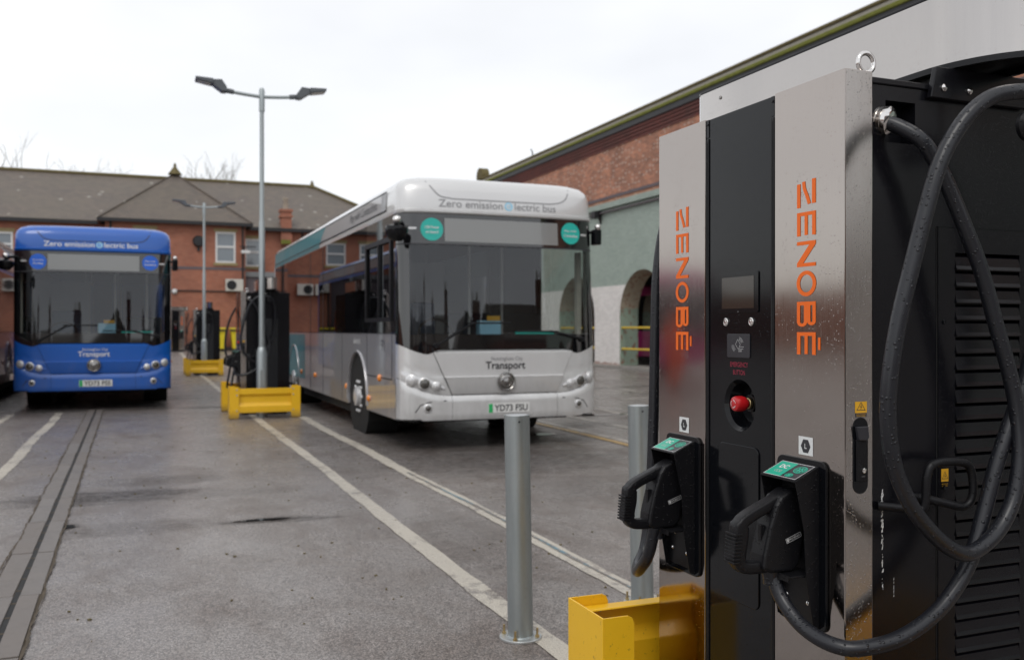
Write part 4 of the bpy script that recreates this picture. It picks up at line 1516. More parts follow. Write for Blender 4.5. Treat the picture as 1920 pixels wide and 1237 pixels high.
        # wheels
        for a in ax:
            wo_ = MB().lathe([(.28, 0), (.30, -.01), (.44, .0), (.475, .04), (.48, .10), (.48, .20), (.46, .26), (.30, .27), (.28, .26)], (s_ * 1.19, a, .48), (-s_, 0, 0), 40)
            wh = wo_.build('wheel', 'tyre', P, smooth=40)
            rm = MB().lathe([(.30, .0), (.305, -.012), (.29, -.014), (.265, .01), (.25, .035), (.235, .035), (.17, -.01), (.13, -.03), (.125, -.075), (.10, -.085), (0, -.09)], (s_ * 1.195, a, .48), (-s_, 0, 0), 36)
            rm.build('rim', 'rim', wh, smooth=40)
            for k in range(10):
                an = 2 * PI * k / 10
                MB().lathe([(.022, 0), (.022, .05), (.016, .06), (0, .064)], (s_ * 1.185, a + .205 * math.cos(an), .48 + .205 * math.sin(an)), (s_, 0, 0), 8).build('wheel_nut', 'rim', wh)
                MB().lathe([(.026, 0), (0, .004)], (s_ * 1.168, a + .245 * math.cos(an + .31), .48 + .245 * math.sin(an + .31)), (s_, 0, 0), 8).build('hand_hole', 'under_black', wh)
    # rear
    MB().box(-1.25, 1.25, L - .03, L + .02, .4, 2.76).build('rear_panel', body, P, bevel=.01)
    # --- interior
    fl = MB().box(-1.2, 1.2, .5, L - .1, .505, .56).build('floor', 'interior_dark', P)
    MB().box(-1.2, 1.2, .25, L - .1, 2.66, 2.70).build('ceiling', 'interior_grey', P)
    if full:
        MB().prism([(.18, 1.20), (.18, .6), (.85, .6), (.80, 1.12), (.5, 1.24)], 'yz', -1.18, 1.18).build('dashboard', 'interior_dark', P)
        st = MB().tube([(-.55 + .23 * math.cos(a), .95 + .10 * math.sin(a), 1.32 + .20 * math.sin(a)) for a in [2 * PI * k / 20 for k in range(20)]], .018, 6, closed=True)
        st.tube([(-.55, .95, 1.32), (-.55, .82, 1.14)], .03, 6).tube([(-.78, .95, 1.32), (-.32, .95, 1.32)], .015, 5)
        st.build('steering_wheel', 'black_matte', P, smooth=50)
        s0 = MB().box(-.8, -.3, 1.35, 1.85, .95, 1.08).box(-.8, -.3, 1.78, 1.92, 1.08, 1.75).build('driver_seat', 'seat_fabric', P, bevel=.05)
        MB().box(-1.15, -.1, 2.05, 2.09, .56, 2.3).box(-.12, -.08, .95, 2.05, .56, 1.30).build('cab_partition', 'interior_grey', P)
        MB().quad((-.1, .95, 1.31), (-.1, 2.04, 1.31), (-.1, 2.04, 2.2), (-.1, 1.2, 2.2)).build('cab_screen', 'glass_clear', P)
        MB().box(.02, .32, .95, 1.10, 1.25, 1.50).build('ticket_machine', 'light_blue', P, bevel=.02)
        MB().box(.12, .30, .945, .95, 1.50, 1.56).build('fare_notice', 'yellow_print', P)
        MB().box(.42, .95, .70, .74, 1.28, 1.36).build('dash_notice', 'sticker_teal', P)
        for k in range(6):
            for sx in (-.80, .80):
                q = MB().box(sx - .36, sx + .36, 3.2 + k * 1.1, 3.62 + k * 1.1, .95, 1.05).box(sx - .36, sx + .36, 3.58 + k * 1.1, 3.68 + k * 1.1, 1.0, 1.65)
                q.build('passenger_seat', 'seat_fabric', P, bevel=.04)
        for (px, py) in ((.28, 2.1), (.28, 4.2), (-.3, 3.2), (.85, 2.3), (-.3, 5.5), (.28, 6.4)):
            MB().tube([(px, py, .56), (px, py, 2.66)], .018, 6).build('grab_pole', 'frame_white', P)
        # sun blind and pale pillar strips standing in for glass edge reflections
        for s_ in (-1, 1):
            MB().box(s_ * 1.17 - .03, s_ * 1.17 + .03, .42, .50, 1.3, 2.36).build('pillar_reflection', 'stone_pale', P)
    # --- wipers
    for pts in ([(-.85, 1.20), (-.42, 1.45), (-.36, 1.462)], [(1.02, 1.27), (.62, 1.36), (.56, 1.365)]):
        m = MB()
        m.tube([(a, fy(a) + lean(b) - .035, b) for a, b in pts], .013, 6)
        e = pts[-1]
        d = 1 if pts[0][0] < 0 else -1
        m.tube([(e[0] - d * .12, fy(e[0]) + lean(e[1]) - .03, e[1] - .004), (e[0] + d * .42, fy(e[0]) + lean(e[1]) - .03, e[1] - .0)], .011, 5)
        m.lathe([(.035, 0), (.03, .04)], (pts[0][0], fy(pts[0][0]) + lean(pts[0][1]) - .0, pts[0][1]), (0, -1, 0), 12)
        m.build('wiper', 'black_matte', P, smooth=50)
    # --- mirrors: offside bulb on a chrome ball, nearside box
    m = MB().lathe([(0, -.13), (.07, -.12), (.115, -.07), (.132, .0), (.125, .03), (.06, .05), (0, .055)], (-1.33, -.06, 2.50), (.1, 0, 1), 18)
    m.tube([(-1.2, .25, 2.62), (-1.3, .08, 2.60), (-1.33, -.02, 2.56)], .028, 8)
    mi = m.build('mirror', 'black_gloss', P, smooth=50)
    MB().lathe([(0, -.05), (.04, -.035), (.052, 0), (.04, .035), (0, .05)], (-1.33, -.07, 2.61), (0, 0, 1), 14).build('mirror_camera', 'chrome', mi, smooth=60)
    m = MB().box(1.262, 1.36, .16, .30, 2.44, 2.64)
    m.box(1.2, 1.27, .24, .29, 2.58, 2.62)
    mi = m.build('mirror', 'black_gloss', P, bevel=.025)
    MB().lathe([(0, -.04), (.03, -.03), (.04, 0), (.03, .03), (0, .04)], (1.31, .18, 2.66), (0, 0, 1), 12).build('mirror_camera', 'chrome', mi, smooth=60)
    # --- badge, plate, writing
    m = MB().lathe([(.112, 0), (.112, .012), (.105, .028), (.095, .030), (.085, .022), (.07, .032), (.05, .034), (.045, .028), (.02, .04), (0, .042)], (0, -.030, .775), (0, -1, 0), 32, squash=1.0)
    m.build('badge', 'chrome_dark', P, smooth=35)
    if reg:
        pl = MB().add(*on_front(poly(rrect(-.30, .30, -.085, .085, .02)), .03, .47, -.034)).build('plate_surround', body, P)
        MB().box(-.26, .26, -.003, .003, -.055, .055).build('number_plate', 'plate_white', pl).location = (.03, -.040, .47)
        b = pl.children[0] if pl.children else None
        MB().place(poly([(-.255, -.051), (-.205, -.051), (-.205, .051), (-.255, .051)]), (.03, -.0445, .47), (1, 0, 0), (0, 0, 1)).build('plate_band', 'plate_green', pl)
        MB().place(text(reg, .42, .078, bold=.022), (.055, -.0445, .47), (1, 0, 0), (0, 0, 1)).build('plate_lettering', 'text_dark', pl)
        tw = text('Transport', .50, .115, bold=.012)
        MB().add(*on_front(xf(tw, 1, 0, 0), -.0, .955, -.010)).build('lettering', 'text_dark' if body == 'silver_paint' else txtmat, bon)
        MB().add(*on_front(text('Nottingham City', .40, .058), .02, 1.04, -.010)).build('lettering', txtmat if body != 'silver_paint' else 'text_grey', bon)
        a_ = text('Zero emission', .79, .088, bold=.008)
        b_ = text('lectric bus', .54, .088, bold=.008)
        MB().add(*fair(xf(a_, 1, -.39, 2.85))).build('lettering', txtmat, rfo)
        MB().add(*fair(xf(b_, 1, .43, 2.85))).build('lettering', txtmat, rfo)
        MB().add(*fair(disc(.083, 2.846, .052), -.003)).build('logo_disc', 'light_blue', rfo)
        MB().add(*fair(merge(ring(.083, 2.846, .020, .031, 16, 40, 330), poly([(.053, 2.842), (.113, 2.842), (.113, 2.851), (.053, 2.851)])), -.005)).build('logo_e', 'white_print' if txtmat != 'white_print' else 'sticker_blue', rfo)
        for sx, s_txt, zz in ((-.87, s1, 2.54), (.90, s2, 2.56)):
            k_ = MB().add(*on_front(disc(0, 0, .132), sx, zz, -.006)).build('round_sticker', sticker, P)
            l1, l2 = s_txt.split('|')
            MB().add(*on_front(text(l1, .17, .032, bold=.01), sx, zz + .025, -.009)).build('lettering', 'white_print', k_)
            MB().add(*on_front(text(l2, .15 if len(l2) < 9 else .19, .034, bold=.012), sx, zz - .03, -.009)).build('lettering', 'white_print', k_)
        for s_ in (-1, 1):
            MB().add(*on_front(poly(rrect(-.045, .045, -.013, .013, .012)), s_ * 1.09, 2.55, -.006)).build('marker_lamp', 'lens', P)
        if side in ('silver_side',):
            # writing along the fairing side, and fleet number
            gg = text('Pay with Contactless', 1.6, .15)
            vs = [(-1.2545 + .010 * ((p[1] + .115) / .23), 2.0 - p[0], 2.915 + p[1]) for p in gg[0]]
            MB().add(vs, gg[1]).build('lettering', 'text_dark', rfo)
            gg = text('71', .16, .13)
            MB().add([(-1.2515, .9 - p[0], 1.19 + p[1]) for p in gg[0]], gg[1]).build('lettering', 'text_dark', P)
            gg = text('electric', .45, .08)
            MB().add([(-1.2515, 2.35 - p[0], 1.235 + p[1]) for p in gg[0]], gg[1]).build('lettering', 'frame_white', P)
    return t


bus('parked_bus', 'silver electric single deck bus with teal rear and teal round stickers on its windscreen', 3.96, 10.05, 'silver_paint', 'silver_side', reg='YD73 FSU', rear='teal_paint')
bus('parked_bus', 'bright blue electric single deck bus facing the camera with round blue stickers', -.78, 17.3, 'blue_paint', 'blue_paint', reg='YD73 FSS', txtmat='white_print', sticker='sticker_blue', s1='Up to every|10 mins')
bus('parked_bus', 'maroon bus at the left edge of the photo, beside the blue bus', -3.78, 15.2, 'maroon_paint', 'maroon_paint', full=False)
bus('parked_bus', 'magenta bus parked inside the dark arch of the depot shed', 19.6, 22.5, 'magenta_paint', 'magenta_paint', full=False)
bus('parked_bus', 'magenta bus left of the frame, mirrored in the charger steel', -11.8, 23.5, 'magenta_paint', 'magenta_paint', full=False)

# ------------------------------------------------------------ lamp posts
def lamp_post(x, y, label, span=.93):
    t = thing('lamp_post', label, 'lamp post', (x, y, gz(x, y)), 0, 'twin headed lamp posts in the charger row')
    m = MB().lathe([(.085, 0), (.085, 1.02), (.06, 1.10), (.05, 1.11)], (0, 0, 0), (0, 0, 1), 20)
    m.build('base_sleeve', 'galvanised', t, smooth=40)
    MB().box(-.035, .035, -.088, -.082, .45, .75).build('access_door', 'galvanised', t)
    MB().lathe([(.05, 1.1), (.045, 3.1), (.036, 3.13), (.034, 5.05)], (0, 0, 0), (0, 0, 1), 16).build('pole', 'galvanised', t, smooth=40)
    MB().lathe([(.045, 4.85), (.045, 5.18), (.03, 5.22), (0, 5.22)], (0, 0, 0), (0, 0, 1), 16).build('collar', 'galvanised', t, smooth=40)
    for s_ in (-1, 1):
        MB().tube([(0, 0, 5.08), (s_ * .3, 0, 5.10), (s_ * .56, 0, 5.125)], .028, 8).build('arm', 'galvanised', t, smooth=50)
        hd = MB().tube([(s_ * .46, 0, 5.118), (s_ * .62, 0, 5.135)], .042, 8)
        hd.prism([(s_ * .58, 5.10), (s_ * .66, 5.10), (s_ * .80, 5.19), (s_ * .80, 5.27), (s_ * .66, 5.28), (s_ * .58, 5.17)], 'xz', -.10, .10)
        hd.prism([(s_ * .80, 5.20), (s_ * 1.08, 5.245), (s_ * 1.08, 5.285), (s_ * .80, 5.275)], 'xz', -.13, .13)
        h = hd.build('lamp_head', 'lamp_grey', t, bevel=.008)
        MB().prism([(s_ * .84, 5.196), (s_ * 1.05, 5.231), (s_ * 1.05, 5.240), (s_ * .84, 5.204)], 'xz', -.09, .09).build('led_panel', 'lamp_glass', h)
        h.scale = (span, 1, 1)
    for c_ in kids(t):
        if c_.name.startswith('arm'):
            c_.scale = (span, 1, 1)
    return t


lamp_post(1.755, 15.02, 'tall galvanised twin headed lamp post in the middle, its heads against the sky')
lamp_post(1.72, 29.25, 'smaller looking far twin headed lamp post right of the blue bus, against the brick offices', .84)


# ------------------------------------------------------------ bollards
def bollard(x, y, lean_, label):
    t = thing('bollard', label, 'bollard', (x, y, 0), 0, 'galvanised steel bollards')
    m = MB().lathe([(.057, .006), (.057, 1.0), (.054, 1.0), (.052, .99)], (0, 0, 0), (0, 0, 1), 40)
    p = m.build('tube', 'galvanised', t, smooth=40)
    p.rotation_euler = lean_
    MB().lathe([(.0535, .985), (.050, 1.001), (.03, 1.003), (0, 1.004)], (0, 0, 0), (0, 0, 1), 40).build('cap', 'zinc', p, smooth=60)
    MB().lathe([(.0045, 0), (.0045, .001), (0, .0012)], (-.012, -.0562, .975), (-.2, -1, 0), 12).build('vent_hole', 'black_cavity', p)
    MB().lathe([(.095, 0), (.095, .008), (.093, .010), (.05, .010)], (0, 0, .001), (0, 0, 1), 40).build('base_plate', 'zinc', t, smooth=30)
    MB().lathe([(.061, .010), (.057, .016)], (0, 0, .001), (0, 0, 1), 40).build('weld', 'galvanised', t, smooth=60)
    for k in range(4):
        a = R(50 + 90 * k)
        c = (.078 * math.cos(a), .078 * math.sin(a))
        b = MB().lathe([(.011, 0), (.011, .009)], (*c, .011), (0, 0, 1), 6).lathe([(.0055, 0), (.0055, .034), (0, .035)], (*c, .018), (0, 0, 1), 8)
        b.build('anchor_bolt', 'brass', t)
    return t


bollard(1.574, 3.809, (R(.4), R(-1.2), 0), 'galvanised steel bollard standing alone on the white line, with bolted base plate in view')
bollard(2.345, 4.06, (R(.3), R(-1.3), 0), 'galvanised steel bollard half hidden behind the nearest charger plug')


# ------------------------------------------------------------ chargers
def zenobe_word():
    """heavy extended lettering with a cut-up Z, drawn with baseline along +x"""
    U = 1 / 107.0
    g = []
    W_ = .205
    g.append(poly([(0, .80), (146 * U, .80), (146 * U, 1), (0, 1)]))
    g.append(poly([(18 * U, 0), (162 * U, 0), (162 * U, .19), (18 * U, .19)]))
    cen = catmull([(8 * U, .36, 0), (50 * U, .40, 0), (100 * U, .55, 0), (146 * U, .66, 0)], 6)
    g.append(stroke([(p.x, p.y) for p in cen], .17))

    def E_(a, w_):
        b = a + w_
        return [poly([(a, 0), (a + W_, 0), (a + W_, 1), (a, 1)]), poly([(a + W_, 0), (b, 0), (b, .19), (a + W_, .19)]),
                poly([(a + W_, .41), (b - .03, .41), (b - .03, .58), (a + W_, .58)]), poly([(a + W_, .81), (b, .81), (b, 1), (a + W_, 1)])]
    g += E_(191 * U, 142 * U)
    a, b = 366 * U, 518 * U
    g += [poly([(a, 0), (a + W_, 0), (a + W_, 1), (a, 1)]), poly([(b - W_, 0), (b, 0), (b, 1), (b - W_, 1)]),
          poly([(a + W_, 1), (a + W_, .66), (b - W_, 0), (b - W_, .34)])]
    g.append(ring((543 + 696) / 2 * U, .5, .51, .72, 40, e=.52 / .72))
    # O as an ellipse ring of even stroke
    g[-1] = ([], [])
    vs, fs = [], []
    cx, rx, ry = 619.5 * U, 76.5 * U, .52
    for k in range(48):
        t = 2 * PI * k / 48
        vs += [(cx + rx * math.cos(t), .5 + ry * math.sin(t)), (cx + (rx - .22) * math.cos(t), .5 + (ry - .185) * math.sin(t))]
        k2 = (k + 1) % 48
        fs.append((2 * k, 2 * k + 1, 2 * k2 + 1, 2 * k2))
    g.append((vs, fs))
    a, b = 728 * U, 878 * U
    g.append(poly([(a, 0), (a + W_, 0), (a + W_, 1), (a, 1)]))
    for (y0, y1, bb) in ((0, .55, b), (.55, 1.0, b - .08)):
        yo0, yo1 = y0, y1
        r = (yo1 - yo0) / 2
        pts = [(a + W_, yo0 + .085)] + [(bb - r + (r - .09) * math.cos(t), (yo0 + yo1) / 2 + (r - .085) * math.sin(t)) for t in [R(-90 + 180 * k / 10) for k in range(11)]] + [(a + W_, yo1 - .085)]
        g.append(stroke(pts, .175))
    g += E_(911 * U, 134 * U)
    g.append(poly([(942 * U, 1.12), (1015 * U, 1.12), (1015 * U, 1.245), (942 * U, 1.245)]))
    return g


CAB = [(0.122, -0.40, 1.888), (0.143, -0.435, 1.872), (0.178, -0.475, 1.835), (0.209, -0.485, 1.791), (0.248, -0.49, 1.729), (0.297, -0.5, 1.621), (0.343, -0.505, 1.519), (0.387, -0.51, 1.385), (0.42, -0.515, 1.285), (0.442, -0.52, 1.183), (0.440, -0.53, 1.071), (0.412, -0.535, 0.973), (0.36, -0.54, 0.906), (0.292, -0.545, 0.867), (0.234, -0.55, 0.859), (0.161, -0.555, 0.893), (0.082, -0.56, 0.962), (0.034, -0.56, 1.034), (0.001, -0.565, 1.11), (-0.013, -0.57, 1.202), (-0.010, -0.575, 1.29), (0.010, -0.58, 1.407), (0.040, -0.585, 1.519), (0.074, -0.59, 1.639), (0.107, -0.595, 1.742), (0.145, -0.6, 1.812), (0.19, -0.61, 1.87), (0.244, -0.62, 1.908), (0.307, -0.63, 1.922), (.37, -.635, 1.925), (.44, -.63, 1.905), (.50, -.60, 1.83), (.53, -.56, 1.70), (.53, -.53, 1.50), (.515, -.51, 1.35),
       (0.491, -0.5, 1.249), (0.446, -0.5, 1.155), (0.399, -0.5, 1.055), (0.356, -0.5, 0.938), (0.306, -0.505, 0.828), (0.235, -0.51, 0.750), (0.166, -0.51, 0.702), (0.088, -0.505, 0.668), (0.025, -0.49, 0.652), (-0.025, -0.47, 0.646), (-0.052, -0.44, 0.649), (-0.066, -0.4, 0.657), (-0.075, -0.36, 0.672), (-0.081, -0.33, 0.692), (-0.085, -0.3, 0.719), (-0.088, -0.28, 0.751), (-0.089, -0.27, 0.79)]
FAR_NEAR = [(.12, .40, 1.89), (.10, .46, 1.87), (.085, .53, 1.72), (.065, .54, 1.56), (.058, .54, 1.38), (.052, .54, 1.13), (.045, .54, .93), (.035, .54, .78), (.015, .535, .66), (-.03, .50, .615), (-.075, .43, .61), (-.098, .36, .645), (-.108, .30, .70), (-.108, .265, .79)]
FAR_WIDE = [(.12, .40, 1.88), (.08, .47, 1.84), (.0, .52, 1.74), (-.09, .56, 1.55), (-.15, .58, 1.3), (-.16, .58, 1.05), (-.12, .57, .9), (-.02, .55, .84), (.08, .53, .95), (.1, .52, 1.2), (.1, .5, 1.35), (.06, .5, 1.1), (-.02, .5, .7), (-.07, .48, .45), (-.13, .42, .35), (-.15, .34, .45), (-.12, .29, .65), (-.10, .27, .79)]


def make_charger(label, loc, rz=0):
    t = thing('ev_charger', label, 'vehicle charger', loc, rz, 'black and steel bus chargers')
    # cabinet
    MB().box(.10, .76, -.36, .36, .085, 1.975).build('cabinet', 'black_paint', t, bevel=.002)
    MB().box(.03, .74, -.38, .38, 0, .08).build('plinth', 'black_matte', t)
    MB().box(.087, .785, -.41, .41, 1.976, 1.992).build('top_cover', 'black_paint', t, bevel=.003)
    MB().box(.762, .78, -.40, .40, .09, 1.97).build('rear_panel', 'black_paint', t)
    LV = (.363, .588, .255, 1.575)
    for s_ in (-1, 1):
        m = MB()
        P = lambda x, z: (x, s_ * .405, z)
        wall_with_holes(m, .0865, .78, .085, 1.975, [(.139, .234, 1.838, 1.94), LV], P)
        # thickness round the edge and round the holes
        for (a, b, c, d) in ((.139, .234, 1.838, 1.94), LV):
            for (p, q) in (((a, c), (b, c)), ((b, c), (b, d)), ((b, d), (a, d)), ((a, d), (a, c))):
                m.quad((p[0], s_ * .405, p[1]), (q[0], s_ * .405, q[1]), (q[0], s_ * .362, q[1]), (p[0], s_ * .362, p[1]))
        m.quad((.0865, s_ * .405, .085), (.0865, s_ * .405, 1.975), (.0865, s_ * .36, 1.975), (.0865, s_ * .36, .085))
        m.quad((.78, s_ * .405, .085), (.78, s_ * .405, 1.975), (.78, s_ * .36, 1.975), (.78, s_ * .36, .085))
        side = m.build('side_panel', 'black_paint', t, normals=False)
        # louvred door
        m = MB()
        d0, d1, e0, e1 = .3065, .665, .12, 1.637
        y0, y1 = s_ * .4055, s_ * .4085
        for (a, b, c, d) in ((d0, LV[0], e0, e1), (LV[1], d1, e0, e1), (LV[0], LV[1], LV[3], e1), (LV[0], LV[1], e0, LV[2])):
            m.box(a, b, min(y0, y1), max(y0, y1), c, d)
        dr = m.build('louvred_door', 'black_paint', t)
        m = MB()
        m.box(d0 - .004, d0 - .0005, min(s_ * .4052, s_ * .4062), max(s_ * .4052, s_ * .4062), e0, e1)
        m.build('door_gap', 'black_cavity', dr)
        m = MB().box(d0, d1, min(s_ * .4056, s_ * .4092), max(s_ * .4056, s_ * .4092), e1 + .0005, e1 + .002)
        m.build('door_edge', 'black_gloss', dr)
        n = 31
        for k in range(n):
            z = LV[3] - .042 * (k + 1) - .003
            if z < LV[2]:
                break
            pr = [(s_ * .396, z + .040), (s_ * .4065, z + .034), (s_ * .4105, z + .012), (s_ * .4135, z + .0035), (s_ * .412, z + .001), (s_ * .396, z + .008)]
            MB().prism(pr, 'yz', LV[0] + .0008, LV[1] - .0008).build('louvre', 'black_paint', dr)
        for (xx, zz) in ((d0 + .018, .985), (d0 + .018, 1.40), (d0 + .018, .4)):
            MB().lathe([(.006, 0), (.006, .002), (.003, .0025), (0, .001)], (xx, s_ * .4086, zz), (0, s_, 0), 10).build('door_screw', 'black_gloss', dr)
        # swing handle loop
        hp = [(.11, s_ * .408, .955), (.16, s_ * .43, .95), (.205, s_ * .452, .947), (.213, s_ * .458, .97), (.216, s_ * .46, 1.03), (.24, s_ * .46, 1.057), (.33, s_ * .46, 1.055), (.36, s_ * .46, 1.03), (.364, s_ * .46, .97), (.34, s_ * .455, .945), (.29, s_ * .44, .955), (.235, s_ * .425, .968), (.20, s_ * .41, .972)]
        MB().tube(catmull(hp, 5), .0105, 10).build('side_handle', 'black_matte', t, smooth=60)
        # warning label on the louvred door
        lb = MB().place(poly([(-.012, -.015), (.012, -.015), (.012, .017), (-.012, .017)]), (.328, s_ * .4089, 1.015), (-s_, 0, 0), (0, 0, 1))
        wl = lb.build('warning_label', 'yellow_print', t)
        MB().place(stroke([(-.009, -.008), (.009, -.008), (0, .010)], .0011, True), (.328, s_ * .4092, 1.015), (-s_, 0, 0), (0, 0, 1)).build('warning_triangle', 'text_dark', wl)
        MB().place(stroke([(.002, .005), (-.002, -.001), (.002, -.001), (-.001, -.006)], .001), (.328, s_ * .4094, 1.015), (-s_, 0, 0), (0, 0, 1)).build('warning_bolt', 'text_dark', wl)
        MB().place(merge(xf(text('HIGH VOLTAGE', .020, .003), 1, 0, 0), xf(text('DO NOT OPEN', .018, .003), 1, 0, -.005)), (.328, s_ * .4089, .994), (-s_, 0, 0), (0, 0, 1)).build('warning_text', 'yellow_print', wl)
        # cable gland in its square recess
        ax_ = Vector((.45, s_ * 1.0, -.22)).normalized()
        o_ = Vector((.178, s_ * .372, 1.893)) if False else Vector((.122, s_ * .372, 1.897))
        gl = MB().lathe([(.036, .0), (.036, .014)], o_, ax_, 6).lathe([(.031, .014), (.034, .016), (.034, .024), (.030, .025), (.034, .028), (.034, .036), (.031, .037), (.035, .040), (.035, .050), (.028, .056), (.0195, .058)], o_, ax_, 24)
        gl.build('cable_gland', 'chrome', t, smooth=35)
        # canopy bracket with bolts
        MB().prism([(.265, 1.955), (.60, 1.955), (.60, 2.033), (.285, 2.033)], 'xz', s_ * .4095, s_ * .425).build('canopy_bracket', 'black_paint', t, bevel=.002)
        for xx in (.306, .392):
            MB().lathe([(.009, 0), (.009, .003), (.005, .006), (0, .0065)], (xx, s_ * .4255, 1.981), (0, s_, 0), 12).build('bracket_bolt', 'chrome', t, smooth=50)
        # lifting eye
        if s_ < 0:
            MB().tube([(.100 + .024 * math.cos(a), s_ * .382, 2.032 + .024 * math.sin(a)) for a in [2 * PI * k / 24 for k in range(24)]], .006, 8, closed=True).lathe([(.013, 1.993), (.013, 2.0), (.007, 2.006), (.007, 2.01)], (.100, s_ * .382, 0), (0, 0, 1), 12).build('lifting_eye', 'chrome', t, smooth=60)
        # cable rest under the canopy end
        m = MB().lathe([(.036, -.045), (.036, -.035), (.024, -.025), (.024, .025), (.036, .035), (.036, .045)], (.43, s_ * .60, 1.868), (0, 1, 0), 20)
        m.tube([(.45, s_ * .55, 1.87), (.45, s_ * .55, 2.05)], .008, 6)
        m.build('cable_rest', 'black_matte', t, smooth=40)
    # scrape of white paint down the near side panel
    rnd = random.Random(4)
    sg = []
    for k in range(95):
        z = rnd.choice((rnd.uniform(.86, .99), rnd.uniform(.80, .99), rnd.uniform(.74, .99)))
        xx = .128 + rnd.gauss(0, .0016) + (.99 - z) * .012
        sz = rnd.uniform(.0005, .0018)
        sg.append(poly([(xx - sz, z - sz * 2), (xx + sz * .6, z - sz * 1.4), (xx + sz, z + sz * 2.2), (xx - sz * .5, z + sz * 1.5)]))
    for k in range(8):
        z = rnd.uniform(.73, .78)
        sz = rnd.uniform(.0005, .001)
        sg.append(poly([(.165 - sz, z - sz * 4), (.165 + sz, z - sz * 4), (.165 + sz, z + sz * 4)]))
    MB().place(merge(*sg), (0, -.4056, 0), (1, 0, 0), (0, 0, 1)).build('paint_scrape', 'plate_white', t, normals=False)

    # steel front panels
    Fz0, Fz1 = .085, 2.0
    for s_, txt_y in ((-1, 0), (1, 0)):
        ya, yb = (-.421, -.161) if s_ < 0 else (.161, .421)
        p = MB().box(0, .0845, ya, yb, Fz0, Fz1)
        fp = p.build('front_panel', 'steel_front', t, bevel=.0022)
        # the folded return on the outer side shows more water
        yy = s_ * .4214
        MB().box(.003, .0815, min(yy, yy - s_ * .002), max(yy, yy - s_ * .002), Fz0 + .003, Fz1 - .003).build('panel_return', 'steel_side', fp)
        sc_ = .0699
        zt = 1.755
        yc = -.251 if s_ < 0 else .318
        for q, gg in enumerate(zenobe_word()):
            if not gg[0]:
                continue
            # text runs downward, its top faces -y
            g2 = xf(gg, .0447, 0, 0, sy=.0699)
            MB().place(g2, (-.0008 - .00001 * q, yc, zt), (0, 0, -1), (0, -1, 0)).build('brand_letter', 'orange_print', fp, normals=False)
        # folded-edge lock in the outer return of the panel
        sl = MB().prism([(p[0], p[1]) for p in rrect(.0235, .0685, .99, 1.172, .0222, 8)], 'xz', s_ * .4216, s_ * .4226).build('door_latch', 'black_gloss', fp)
        MB().prism([(.027, 1.151), (.060, 1.151), (.063, 1.125), (.056, 1.117), (.033, 1.119)], 'xz', s_ * .4228, s_ * .434).build('latch_lever', 'card_pad', sl, bevel=.002)
        MB().box(.030, .060, min(s_ * .4228, s_ * .428), max(s_ * .4228, s_ * .428), 1.02, 1.12).build('latch_bar', 'black_matte', sl, bevel=.002)
        MB().lathe([(.006, 0), (.006, .003), (.004, .0035), (.0035, .002), (0, .002)], (.050, s_ * .4282, 1.046), (0, s_, 0), 16).build('key_lock', 'chrome', sl, smooth=40)
        MB().place(text('DIRAK', .010, .0022), (.0495, s_ * .4285, 1.032), (-s_, 0, 0), (0, 0, 1)).build('latch_text', 'text_grey', sl)
        wl = MB().place(poly([(-.018, -.0135), (.018, -.0135), (.018, .0135), (-.018, .0135)]), (.048, s_ * .4218, 1.196), (-s_, 0, 0), (0, 0, 1)).build('warning_label', 'yellow_print', fp)
        MB().place(stroke([(-.0125, -.008), (.0125, -.008), (0, .0105)], .0015, True), (.048, s_ * .4220, 1.197), (-s_, 0, 0), (0, 0, 1)).build('warning_triangle', 'text_dark', wl)
        MB().place(stroke([(.002, .005), (-.002, 0), (.002, 0), (-.0015, -.006)], .0014), (.048, s_ * .4222, 1.197), (-s_, 0, 0), (0, 0, 1)).build('warning_bolt', 'text_dark', wl)
        wb = MB().place(poly([(-.017, -.0055), (.017, -.0055), (.017, .0035), (-.017, .0035)]), (.048, s_ * .4218, 1.1785), (-s_, 0, 0), (0, 0, 1)).build('warning_plate', 'text_dark', fp)
        MB().place(merge(xf(text('HIGH VOLTAGE', .028, .0024), 1, 0, .001), xf(text('DO NOT OPEN', .026, .0024), 1, 0, -.003)), (.048, s_ * .4220, 1.178), (-s_, 0, 0), (0, 0, 1)).build('warning_text', 'yellow_print', wb)
        # sticker with a black hexagon L above the holster
        ys = -.284 if s_ < 0 else .272
        st = MB().place(poly([(-.0265, -.0225), (.0265, -.0225), (.0265, .0235), (-.0265, .0235)]), (-.0008, ys, 1.0895), (0, -1, 0), (0, 0, 1)).build('connector_sticker', 'white_print', fp, normals=False)
        MB().place(poly([(-.009, -.0165), (.009, -.0165), (.018, 0), (.009, .0165), (-.009, .0165), (-.018, 0)]), (-.0011, ys, 1.0895), (0, -1, 0), (0, 0, 1)).build('sticker_hexagon', 'text_dark', st, normals=False)
        MB().place(text('L', .0075, .0125, bold=.01), (-.0014, ys, 1.0895), (0, -1, 0), (0, 0, 1)).build('sticker_letter', 'white_print', st, normals=False)

        # holster
        hy = -.2725 if s_ < 0 else .2725
        ho = MB().prism([(p[0], p[1]) for p in rrect(hy - .0925, hy + .0925, .642, 1.059, .022, 6)], 'yz', -.0005, -.0075)
        hol = ho.build('holster', 'black_gloss', t, bevel=.0015)
        pf = [(-.0078, 1.046), (-.078, 1.014), (-.052, .89), (-.046, .78), (-.024, .655), (-.0078, .648)]
        m = MB()
        for yy in (hy - .068, hy + .066):
            m.prism(pf, 'xz', yy, yy + .0025)
        m.prism([(-.0078, 1.0462), (-.0785, 1.0142), (-.0785, 1.0115), (-.0078, 1.0432)], 'xz', hy - .0655, hy + .0658)
        m.box(-.012, -.0078, hy - .0655, hy + .0658, .66, 1.04)
        m.build('holster_hood', 'black_matte', hol)
